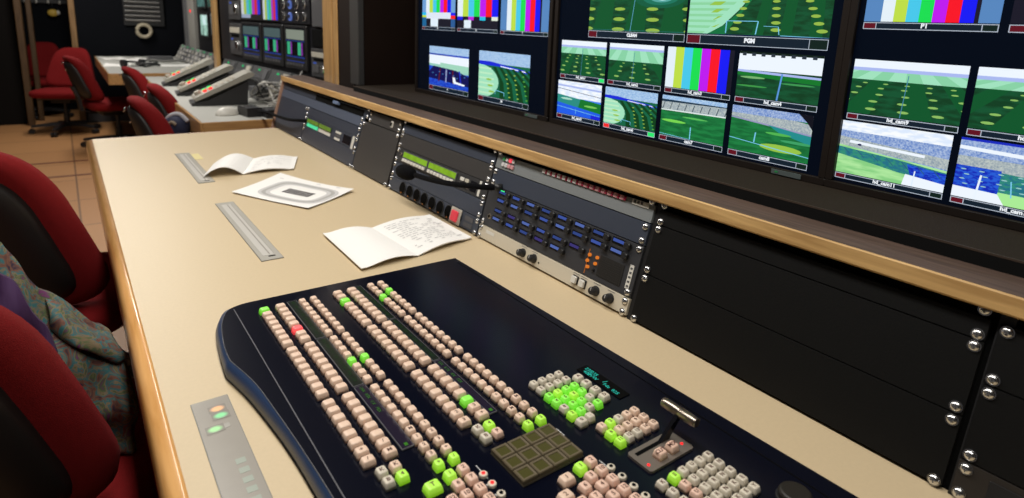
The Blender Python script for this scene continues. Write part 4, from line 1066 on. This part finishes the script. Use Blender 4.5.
# collar flap folded over the ridge
mb = MB(); NF = 20
def fl(u, v, o_):
    u2 = .50+.48*u; wv = .04+.22*v*(.45+.55*math.sin(.5+u*2.6)); a = Vector(jp(u2, max(.01, wv), .010+.016*math.sin(v*PI)+o_))
    return tuple(a+Vector((.012*v*u, -.004*math.sin(u*9), .004*math.sin(u*12+v*3))))
vs = [fl(i/NF, j/8, 0) for j in range(9) for i in range(NF+1)]; bk = [fl(i/NF, j/8, -.007) for j in range(9) for i in range(NF+1)]
W = NF+1; fs = [(j*W+i, j*W+i+1, (j+1)*W+i+1, (j+1)*W+i) for j in range(8) for i in range(NF)]; K = len(vs)
rim = [j for j in range(W)]+[j*W+NF for j in range(1, 9)]+[8*W+i for i in range(NF-1, -1, -1)]+[j*W for j in range(7, 0, -1)]
mb.add(vs+bk, fs+[tuple(K+i for i in f[::-1]) for f in fs]+[(rim[(i+1) % len(rim)], rim[i], K+rim[i], K+rim[(i+1) % len(rim)]) for i in range(len(rim))], jm, True)
mb.build('collar', jk)
pm = mat('purple_cloth', (.055, .012, .075), .8)
# ------------------------------------------------------------------ second desk with its equipment
d2 = thing('operator_desk', 'second desk with white top and oak edges beyond the beige desk', 'desk', (.8, 4.2, 0))
top2 = mat('grey_white_laminate', (.50, .50, .46), .4)
oak2 = wood('oak_apron', (.36, .19, .07), (.50, .28, .10), 'Y', .4, .15)
MB().box(.492-.8, 1.08-.8, 3.062-4.2, 5.45-4.2, D-.03, D, top2).build('worktop', d2)
MB().box(.480-.8, .492-.8, 3.05-4.2, 5.45-4.2, D-.14, D+.0005, oak2, .003).build('front_apron', d2)
MB().box(.492-.8, 1.07-.8, 3.05-4.2, 3.062-4.2, D-.14, D+.0005, wood('oak_end', (.36, .19, .07), (.50, .28, .10), 'X', .4, .15), .003).build('end_apron', d2)
for y in (3.12, 5.35): MB().box(.75-.8, 1.06-.8, y-4.2, y+.04-4.2, 0, D-.03, un).build('leg', d2)
d3 = thing('operator_desk', 'third desk at the back with papers and cables on its white top', 'desk', (.7, 7, 0))
MB().box(.285-.7, 1.15-.7, 5.76-7, 7.95-7, D-.03, D, top2).build('worktop', d3)
MB().box(.275-.7, .285-.7, 5.75-7, 7.95-7, D-.09, D+.0005, oak2, .003).build('front_apron', d3)
MB().box(.285-.7, 1.15-.7, 5.75-7, 5.76-7, D-.09, D+.0005, oak2, .002).build('end_apron', d3)
for y in (5.85, 7.8): MB().box(.65-.7, 1.1-.7, y-7, y+.04-7, 0, D-.03, un).build('leg', d3)
t = thing('low_cabinet', 'dark cabinet under the third desk', 'cabinet', (.88, 6.6, 0))
MB().box(-.20, .30, -.7, .9, 0, D-.035, mat('cabinet_dark', (.02, .02, .024), .6), .004).build('carcass', t)
for k in range(3): MB().box(-.212, -.2005, -.69+.53*k, -.18+.53*k, .02, D-.05, black_wall, .003).build('door', t)

# slanted remote control panels on the second desk
rc_grey = mat('remote_grey', (.34, .325, .275), .5)
def remote(x, y, label):
    t = thing('remote_control_panel', label, 'control panel', (x, y, D), A_(-4), group='slanted remote control panels')
    W = .095
    side = [(0, .0), (.36, 0), (.36, .115), (.30, .125), (0, .022)]
    bs = MB(); bs.loft([[(px, yy, pz) for px, pz in [(-.03, 0), (.250, 0), (.260, .132), (.05, .030), (-.03, .016)]] for yy in (W-.006, -W+.006)], black_plastic); bs.build('base_wedge', t)
    def sl(y): return [(-.010, y, .026), (-.018, y, .036), (-.010, y, .046), (.262, y, .182), (.284, y, .181), (.292, y, .169), (.278, y, .156)]
    MB().loft([[(a, b_*.94, c-.002) for a, b_, c in sl(W)], sl(W*.96), sl(-W*.96), [(a, b_*.94, c-.002) for a, b_, c in sl(-W)]], rc_grey).build('slanted_slab', t)
    def on(u, v, h=0): return (-.010+.272*u - h*.447, v, .046+.136*u+h*.894)
    for k, (u, v, m) in enumerate([(.20, .035, led_green), (.20, .0, led_orange), (.20, -.035, led_red), (.30, .035, led_green), (.30, -.01, led_orange), (.30, -.04, led_red)]):
        b = MB(); du = .032
        b.loft([[on(u-du, v-.012, h), on(u+du, v-.012, h), on(u+du, v+.012, h), on(u-du, v+.012, h)] for h in (0, .008)], m); b.build('lit_button', t)
    b = MB()
    for k in range(4):
        for j in range(3):
            u = .42+.10*k; v = -.04+.04*j; b.loft([[on(u-.03, v-.014, h), on(u+.03, v-.014, h), on(u+.03, v+.014, h), on(u-.03, v+.014, h)] for h in (0, .005)], cream_plastic)
    b.build('key_field', t)
    M = frame(on(.08, -.01, 0), (.894, 0, .447), (0, 1, 0), (-.447, 0, .894)); MB().cyl((0, 0), .018, 0, .020, cream_plastic, 18, bev=.003, M=M).build('control_knob', t)
remote(.575, 3.72, 'nearest of the slanted beige control panels, right behind the white mouse')
remote(.570, 4.20, 'middle one of the slanted beige control panels on the second desk')
remote(.565, 4.78, 'farthest of the slanted beige control panels on the second desk')
t = thing('computer_mouse', 'white computer mouse on the near corner of the second desk', 'mouse', (.640, 3.265, D), A_(10))
MB().dome((0, 0, 0), .055, .042, white_plastic, 24, 7, M=Matrix.Diagonal((1.05, .62, 1, 1))).build('mouse_body', t)
# cables and small boxes behind the remote panels
cab_g = mat('pale_grey_cable', (.30, .29, .27), .5)
cab_d = mat('dark_cable', (.03, .03, .03), .5)
def cable(label, pts, r, m, name='cable'):
    p0 = Vector(pts[0]); o = MB().tube([Vector(p)-p0 for p in catm3(pts)], r, m, 8).build(name, None, loc=p0)
    return tag(o, label, 'cable')
cable('pale cable looping behind the nearest slanted control panel', [(.95, 3.85, D+.07), (.93, 3.70, D+.12), (.98, 3.55, D+.09), (.94, 3.42, D+.015), (1.0, 3.30, D+.008), (1.04, 3.22, D+.008)], .006, cab_g)
cable('grey cable rising from the desk to the rack row beside the oak post', [(.90, 3.50, D+.008), (.95, 3.45, D+.03), (1.00, 3.40, D+.09), (1.04, 3.42, D+.15), (1.09, 3.50, D+.19)], .006, cab_g)
cable('pale cable lying in a flat bend near the console cheek', [(.88, 3.62, D+.02), (.92, 3.50, D+.05), (.90, 3.38, D+.04), (.95, 3.30, D+.02), (1.03, 3.33, D+.05), (1.05, 3.45, D+.10)], .005, cab_g)
cable('dark cable behind the slanted control panels', [(.97, 4.6, D+.02), (.98, 4.2, D+.03), (.96, 3.9, D+.02), (.99, 3.6, D+.03), (1.02, 3.4, D+.02)], .006, cab_d)
def gearbox(x, y, z, w, d, h, label, m, cat='junction box', rz=0):
    t = thing('junction_box', label, cat, (x, y, z), rz)
    MB().box(-w/2, w/2, -d/2, d/2, 0, h, m, .003).build('case', t)
    f = MB()
    for k in range(4): f.cyl((-w*.36+k*w*.24, 0), min(w, h)*.10, h, h+.006, chrome, 12)
    f.build('connectors', t)
cable('thick black cable from the console end to the black box on the second desk', [(.782, 2.435, D+.082), (.752, 2.470, D+.083), (.738, 2.56, D+.074), (.736, 2.70, D+.066), (.738, 2.88, D+.058), (.742, 3.02, D+.047), (.750, 3.10, D+.040)], .0065, foam)
gearbox(.735, 3.215, D, .075, .13, .045, 'black box nearest the white mouse on the second desk', black_plastic, 'black box', A_(8))
gearbox(.815, 3.15, D, .075, .13, .040, 'black box right against the console end on the second desk', black_plastic, 'black box', A_(4))
gearbox(.945, 3.86, D, .08, .20, .07, 'dark junction box with plugs behind the slanted control panels', grey_plastic)
gearbox(.99, 3.66, D, .06, .12, .10, 'cream junction box among the cables near the console cheek', cream_plastic)
wr = ['pale cable crossing over the boxes beside the oak post', 'dark cable crossing low beside the oak post', 'grey cable curling up to the green lamp row', 'thin pale cable hanging from the green lamp row', 'black cable along the back of the second desk', 'grey cable lying flat on the second desk near the mouse']
for i in range(6):
    rr_ = random.Random(40+i); P_ = [(.86+.02*i, 3.85-.05*i, D+.012+.01*i)]
    for k in range(5): P_.append((.90+.025*k+rr_.uniform(-.03, .03), 3.75-.11*k+rr_.uniform(-.05, .05), D+.035+rr_.uniform(-.01, .11)))
    cable(wr[i], P_, .0045, (cab_g, cab_d, cab_g, white_plastic, cab_d, cab_g)[i])
# equipment row and monitor rack behind the second desk (runs slightly askew)
ra = math.atan(.075)
def rk(y0, x0=1.14): return frame((x0-.075*(y0-3.57), y0, D), (.075*math.cos(ra), -math.cos(ra), 0), (0, 0, 1), (-math.cos(ra), -.075*math.cos(ra), 0))
rack = thing('equipment_rack', 'dark rack of waveform monitors and recorders above the second desk', 'equipment rack', M=rk(5.02))
r_face = mat('rack_face_dark', (.010, .010, .013), .5, spec=.2)
rb = MB().box(-.22, 1.80, .155, 1.25, -.30, -.002, r_face, .003); rb.build('housing', rack)
rmb = MB().box(-.22, 1.80, -.74, .155, -.30, -.12, r_face); rmb.build('foot', rack)
purple = emis('scope_purple', (.35, .04, .55), .6); sgreen = emis('scope_green', (.05, .55, .26), .7); sblue = emis('scope_blue', (.02, .06, .35), .6); grey_scr = emis('dim_grey_picture', (.10, .16, .16), .6)
scr_off = mat('scope_glass', (.006, .007, .010), .2)
def px2x(px, X=None): pass
def scope(x0, x1, y0, y1, label_top, bars):
    o = MB().box(x0, x1, y0, y1, -.004, .016, black_plastic, .004).build('waveform_monitor', rack)
    w, h = x1-x0, y1-y0; m = MB()
    m.rect(x0+.02*w/.3, x1-.02*w/.3, y0+h*.26, y1-h*.05, .0165, scr_off)
    m.rect(x0+w*.10, x1-w*.10, y0+h*.68, y0+h*.90, .0168, label_top)
    m.rect(x0+w*.08, x1-w*.08, y0+h*.64, y0+h*.66, .0168, sblue); m.rect(x0+w*.08, x1-w*.08, y0+h*.27, y0+h*.30, .0168, sblue)
    for u in bars: m.rect(x0+w*u, x0+w*(u+.13), y0+h*.33, y0+h*.62, .0168, sgreen); m.rect(x0+w*(u+.15), x0+w*(u+.21), y0+h*.33, y0+h*.62, .0168, purple)
    m.build('scope_screen', o)
    k = MB()
    for q in range(6): k.box(x0+w*(.12+.13*q), x0+w*(.19+.13*q), y0+h*.08, y0+h*.14, .016, .019, grey_plastic, .001)
    k.rect(x0+w*.1, x1-w*.1, y0+h*.17, y0+h*.19, .0165, sblue); k.build('key_row', o)
scope(.34, .74, .190, .445, grey_scr, (.16, .58)); scope(.77, 1.13, .190, .445, grey_scr, (.12, .55)); scope(1.16, 1.50, .190, .445, emis('pale_strip_picture', (.35, .40, .32), .6), (.14, .62))
# picture monitor with bars, connector field, vents and recorders
o = MB().box(.34, 1.08, .462, .80, -.004, .014, black_plastic, .004).build('picture_monitor', rack)
m = MB(); cols = [(.8, .85, .9), (.5, .7, .1), (.1, .6, .8), (.05, .7, .25), (.5, .05, .7), (.8, .03, .06), (.03, .04, .85)]
for i, c in enumerate(cols):
    m.rect(.36+i*.055, .36+(i+1)*.055, .50, .79, .0145, emis('rack_bar_%d' % i, c, .7)); m.rect(.80+i*.037, .80+(i+1)*.037, .47, .79, .0145, emis('rack_bar_%d' % i, c, .7))
m.rect(.36, .55, .475, .50, .0146, emis('rack_patch', (.5, .6, .8), .6)); m.build('picture', o)
o = MB().box(1.10, 1.55, .455, .60, -.004, .012, r_face, .003).build('connector_panel', rack)
for i in range(4):
    for j in range(2): MB().cyl((1.16+i*.105, .495+j*.068), .026, .012, .020, chrome if i != 1 else blue_disp[2], 18, bev=.003).cyl((1.16+i*.105, .495+j*.068), .012, .020, .024, black_plastic, 14).build('connector', o)
MB().box(1.57, 1.79, .445, .80, -.004, .010, grey_plastic, .003).build('blank_cover', rack)
MB().box(1.55, 1.79, .335, .430, -.004, .004, dark_slot, .002).build('open_slot', rack)
for (x0, x1, y0, y1, nm) in ((.05, .31, .21, .43, 'a'), (.05, .31, .46, .70, 'b'), (1.55, 1.79, .17, .325, 'c')):
    o = MB().box(x0, x1, y0, y1, -.004, .012, mat('recorder_face', (.05, .05, .052), .4), .003).build('tape_recorder', rack)
    w, h = x1-x0, y1-y0; m = MB()
    m.box(x0+w*.08, x1-w*.08, y0+h*.70, y0+h*.88, .012, .018, cream_plastic, .002).box(x0+w*.15, x1-w*.15, y0+h*.56, y0+h*.66, .012, .013, dark_slot)
    m.cyl((x0+w*.72, y0+h*.32), h*.14, .012, .026, chrome, 20, bev=.002).box(x0+w*.1, x0+w*.45, y0+h*.15, y0+h*.42, .012, .016, grey_plastic, .001)
    m.rect(x0+w*.12, x0+w*.3, y0+h*.46, y0+h*.52, .0125, blue_disp[1]); m.build('controls', o)
    if nm == 'c': MB().box(x1-.06, x1-.03, y0+.02, y0+.03, .012, .014, led_green).build('lamp', o)
row = thing('intercom_row', 'sloped grey intercom units with small green lamps behind the second desk', 'intercom', M=rk(5.02, 1.03))
for i in range(5):
    x0 = .06+i*.335
    M = frame((x0, .080, -.02), (1, 0, 0), (0, .90, -.43), (0, .43, .90))
    u = MB().box(0, .32, 0, .095, -.03, .012, mat('intercom_grey', (.055, .057, .058), .45), .003, M=M).build('intercom_unit', row)
    m = MB()
    for k in range(5): m.box(.02+k*.040, .048+k*.040, .015, .040, .012, .018, grey_plastic, .001, M=M)
    m.box(.225, .30, .012, .080, .012, .020, cream_plastic if i % 2 else grey_plastic, .002, M=M)
    m.build('keys', u)
    g = MB().box(.11, .145, .066, .078, .012, .014, emis('lamp_green_dim', (.03, .55, .18), .8), M=M); g.build('lamp', u)
MB().box(0, 1.76, 0, .095, -.045, -.02, r_face).build('carrier', row)

# third area: picture monitors beside the third desk
rk3 = thing('monitor_rack', 'far dark rack with small bright pictures beside the third desk', 'equipment rack', (1.22, 6.7, D))
MB().box(-.02, .30, -1.26, 1.35, .10, 1.3, r_face).build('housing', rk3)
MB().box(.0, .30, -1.26, 1.35, -.74, .10, r_face).build('foot', rk3)
for i, (y, z, w, h, c) in enumerate([(-.85, .30, .30, .20, (.25, .35, .75)), (-.35, .30, .30, .20, (.08, .10, .10)), (.15, .28, .34, .20, (.45, .75, .62)), (-.85, .56, .34, .24, (.05, .20, .22)), (-.30, .56, .40, .24, (.06, .16, .12)), (.25, .56, .40, .24, (.09, .22, .20))]):
    o = MB().box(-.045, -.0205, y-w/2-.02, y+w/2+.02, z-.02, z+h+.02, black_plastic, .003).build('picture_monitor', rk3)
    m = MB(); m.quad([(-.046, y+w/2, z), (-.046, y-w/2, z), (-.046, y-w/2, z+h*.5), (-.046, y+w/2, z+h*.5)], emis_noise('far_pic_%d' % i, [q*.4 for q in c], c, 14, .8)); m.quad([(-.046, y+w/2, z+h*.5), (-.046, y-w/2, z+h*.5), (-.046, y-w/2, z+h), (-.046, y+w/2, z+h)], emis_noise('far_sky_%d' % i, c, [min(1, q*1.7) for q in c], 10, .8)); m.build('picture', o)
MB().box(-.06, -.02, .62, .98, .12, 1.25, mat('pale_side_panel', (.34, .33, .30), .5), .005).build('side_panel', rk3)
MB().box(-.064, -.06, .78, .83, .50, .53, led_red).build('tally_lamp', rk3)
for k in range(4): MB().box(-.062, -.0205, 1.02+.075*k, 1.07+.075*k, .10, 1.2, grey_plastic if k % 2 else mat('duct_light', (.20, .20, .20), .5), .006).build('cable_duct', rk3)
row2 = thing('sloped_desk_units', 'sloped row of grey units with green lamps at the back of the third desk', 'control panel', (1.06, 6.7, D))
for i in range(6):
    y0 = -.90+i*.30
    M = frame((-.06, y0+.28, .0), (0, -1, 0), (.45, 0, .89), (-.89, 0, .45))
    u = MB().box(0, .27, 0, .17, -.02, .012, mat('unit_grey_%d' % (i % 3), ((.16, .16, .16), (.09, .09, .10), (.26, .26, .25))[i % 3], .45), .003, M=M).build('desk_unit', row2)
    m = MB()
    for k in range(4):
        for j in range(3): m.box(.025+k*.055, .060+k*.055, .02+j*.045, .045+j*.045, .012, .018, (whitek, grey_plastic, cream_plastic)[(i+k+j) % 3], .001, M=M)
    m.build('keys', u); MB().box(.10, .16, .150, .160, .012, .015, emis('lamp_green_dim', (.03, .55, .18), .8), M=M).build('lamp', u)
# things on the third desk
for i, (x, y, a, w, h, lb) in enumerate([(.42, 7.55, 12, .21, .297, 'white paper sheet at the far left corner of the third desk'), (.40, 6.62, -8, .21, .297, 'white paper sheet near the left edge of the third desk'), (.62, 7.30, 30, .30, .42, 'large pale sheet in the middle of the third desk'), (.86, 6.55, 5, .297, .21, 'white paper sheet near the sloped units of the third desk')]):
    m = MB(); NN = 6; vs = [((u/NN-.5)*w, (v/NN-.5)*h, .001+.010*((u/NN-.5)*2)**2*(v/NN)) for v in range(NN+1) for u in range(NN+1)]
    fs = [(v*7+u, v*7+u+1, v*7+u+8, v*7+u+7) for v in range(NN) for u in range(NN)]
    m.add(vs, fs, paper, True).add([(p, q, r-.0006) for p, q, r in vs], [f[::-1] for f in fs], paper, True)
    tag(m.build('paper_sheet', None, loc=(x, y, D+.0006), rotz=A_(a)), lb, 'paper sheet')
t = thing('headset', 'black headset lying on the third desk', 'headset', (.50, 6.45, D), A_(25))
MB().tube([(.085*math.cos(a), .085*math.sin(a)*1.1, .030+.012*math.sin(a)) for a in [PI*i/14 for i in range(15)]], .009, black_plastic, 10).build('headband', t)
for sx in (-1, 1):
    M = frame((sx*.080, -.015, .034), (0, 1, 0), (0, 0, 1), (1, 0, 0)); MB().cyl((0, 0), .034, -.018, .018, black_plastic, 22, bev=.006, M=M).build('ear_cup', t)
MB().tube([(-.08, -.03, .02), (-.05, -.09, .014), (.0, -.11, .012)], .004, black_plastic, 8).build('microphone_boom', t)
cable('black cable coiled beside the headset on the third desk', [(.58, 6.35, D+.006), (.66, 6.40, D+.02), (.72, 6.50, D+.012), (.66, 6.62, D+.02), (.56, 6.60, D+.012), (.54, 6.48, D+.025), (.62, 6.40, D+.03), (.70, 6.46, D+.035)], .009, cab_d)
cable('grey cable bundle stretched across the back of the third desk', [(.60, 7.0, D+.012), (.70, 6.9, D+.03), (.80, 6.85, D+.02), (.90, 6.75, D+.035), (.98, 6.7, D+.02)], .011, mat('mid_grey_cable', (.12, .12, .11), .5))
gearbox(.80, 7.15, D, .22, .16, .05, 'dark flat box among the cables on the third desk', grey_plastic)

# ------------------------------------------------------------------ back wall fittings
lv = thing('louvre_panel', 'pale louvred vent panel on the dark back wall', 'vent', (.79, 8.2, D+.33))
MB().box(-.20, .20, -.03, -.0005, .0, .62, black_plastic, .003).build('frame', lv)
for k in range(11): MB().loft([[(-.185, y, z) for y, z in ((-.034, .05+k*.050), (-.036, .046+k*.050), (-.060, .062+k*.050), (-.058, .070+k*.050))], [(.155, y, z) for y, z in ((-.034, .05+k*.050), (-.036, .046+k*.050), (-.060, .062+k*.050), (-.058, .070+k*.050))]], mat('slat_grey', (.30, .29, .28), .45)).build('slat', lv)
rg = thing('cable_ring', 'cream coil hanging below the louvred vent panel', 'coil', (.775, 8.15, D+.275))
m = MB(); Rr = []
for i in range(29):
    a = 2*PI*i/28; Rr.append(Vector((.068*math.cos(a), 0, .068*math.sin(a))))
m.tube(Rr, .020, mat('cream_coil', (.48, .42, .30), .6), 12); m.build('coil', rg)
MB().tube([(0, .0, .068), (0, .03, .08), (0, .049, .08)], .006, chrome, 8).build('hook', rg)
key_m = mat('yellow_tag', (.75, .50, .08), .5)
rail = thing('hook_rail', 'dark rail with pale hooks high in the dark doorway', 'hook rail', (-.06, 9.34, D+.56))
MB().box(-.30, .24, -.02, 0, -.02, .03, black_plastic, .003).build('board', rail)
for k in range(5): MB().tube([(-.24+k*.11, -.02, .012), (-.24+k*.11, -.05, .006), (-.24+k*.11, -.055, -.012), (-.24+k*.11, -.045, -.02)], .012, white_plastic, 8).build('hook', rail)
yt = thing('yellow_cup', 'yellow object hanging from the hook rail in the doorway', 'hanging object', (-.045, 9.28, D+.40))
MB().ellipsoid((0, 0, .03), (.055, .03, .045), key_m, 16, 8).build('yellow_body', yt)
MB().tube([(.0, 0, .07), (.0, .0, .12), (.0, .005, .155)], .004, cab_d, 6).build('cord', yt)
MB().ellipsoid((.05, -.01, .035), (.022, .015, .028), white_plastic, 12, 6).build('white_tag', yt)
bag = thing('cloth_bag', 'dark blue and white cloth bundle on the chair beside the second desk', 'bag', (.425, 3.36, D-.125)); bag.scale = (.60, .60, .60)
m = MB(); Rr = []
for i in range(13):
    a = -PI/2+PI*i/12; q = max(math.cos(a), .03)**.7
    Rr.append([(.10*q*math.cos(2*PI*j/20)*(1+.10*math.sin(j*1.7+i)), .13*q*math.sin(2*PI*j/20)*(1+.10*math.cos(j*1.3+i*.7)), .10+.11*math.sin(a)) for j in range(20)])
m.loft(Rr, mat('navy_cloth', (.012, .016, .045), .8), smooth=True); m.build('bundle', bag)
MB().tube(catm3([(-.09, .02, .13), (-.04, -.02, .205), (.02, -.05, .215), (.07, -.09, .16)]), .018, mat('white_cloth', (.45, .45, .48), .8), 10).build('white_fold', bag)
MB().tube(catm3([(-.09, -.05, .10), (-.05, -.09, .16), (-.02, -.12, .14)]), .014, mat('tan_cloth', (.22, .17, .12), .8), 10).build('tan_fold', bag)

# ------------------------------------------------------------------ light
def area(name, loc, sx, sy, p, col=(1, .96, .90), rot=(0, 0, 0)):
    l = bpy.data.lights.new(name, 'AREA'); l.shape = 'RECTANGLE'; l.size = sx; l.size_y = sy; l.energy = p; l.color = col
    o = bpy.data.objects.new(name, l); o.location = loc; o.rotation_euler = rot; COL.objects.link(o)
area('ceiling_light_desk', (.20, 1.15, 2.27), .25, 3.0, 41)
area('ceiling_light_second', (.25, 4.3, 2.27), .25, 1.2, 33)
area('ceiling_light_third', (.1, 7.0, 2.27), .25, 1.2, 26)
w = bpy.data.worlds.new('room_dark'); scene.world = w; w.use_nodes = True
w.node_tree.nodes['Background'].inputs[0].default_value = (.5, .5, .55, 1); w.node_tree.nodes['Background'].inputs[1].default_value = .03

# ------------------------------------------------------------------ camera
cd = bpy.data.cameras.new('camera'); cam = bpy.data.objects.new('camera', cd); COL.objects.link(cam)
R = ((.80738733, -.58871678, .03922067), (-.09120309, -.19020081, -.97749969), (.58293027, .78564382, -.20725851))
M = Matrix.Identity(4)
for i in range(3):
    M[i][0] = R[0][i]; M[i][1] = -R[1][i]; M[i][2] = -R[2][i]
M[0][3], M[1][3], M[2][3] = 0, 0, D+.49
cam.matrix_world = M
cd.sensor_width = 36; cd.sensor_fit = 'HORIZONTAL'; cd.lens = 607.198*36/1024; cd.shift_x = 0; cd.shift_y = -(249-155)/1024
cd.clip_start = .02
cd.dof.use_dof = True; cd.dof.focus_distance = 1.0; cd.dof.aperture_fstop = 5.2
scene.camera = cam
vs_ = scene.view_settings
vs_.view_transform = 'Standard'; vs_.look = 'None'; vs_.exposure = 0; vs_.gamma = 1; vs_.use_curve_mapping = False
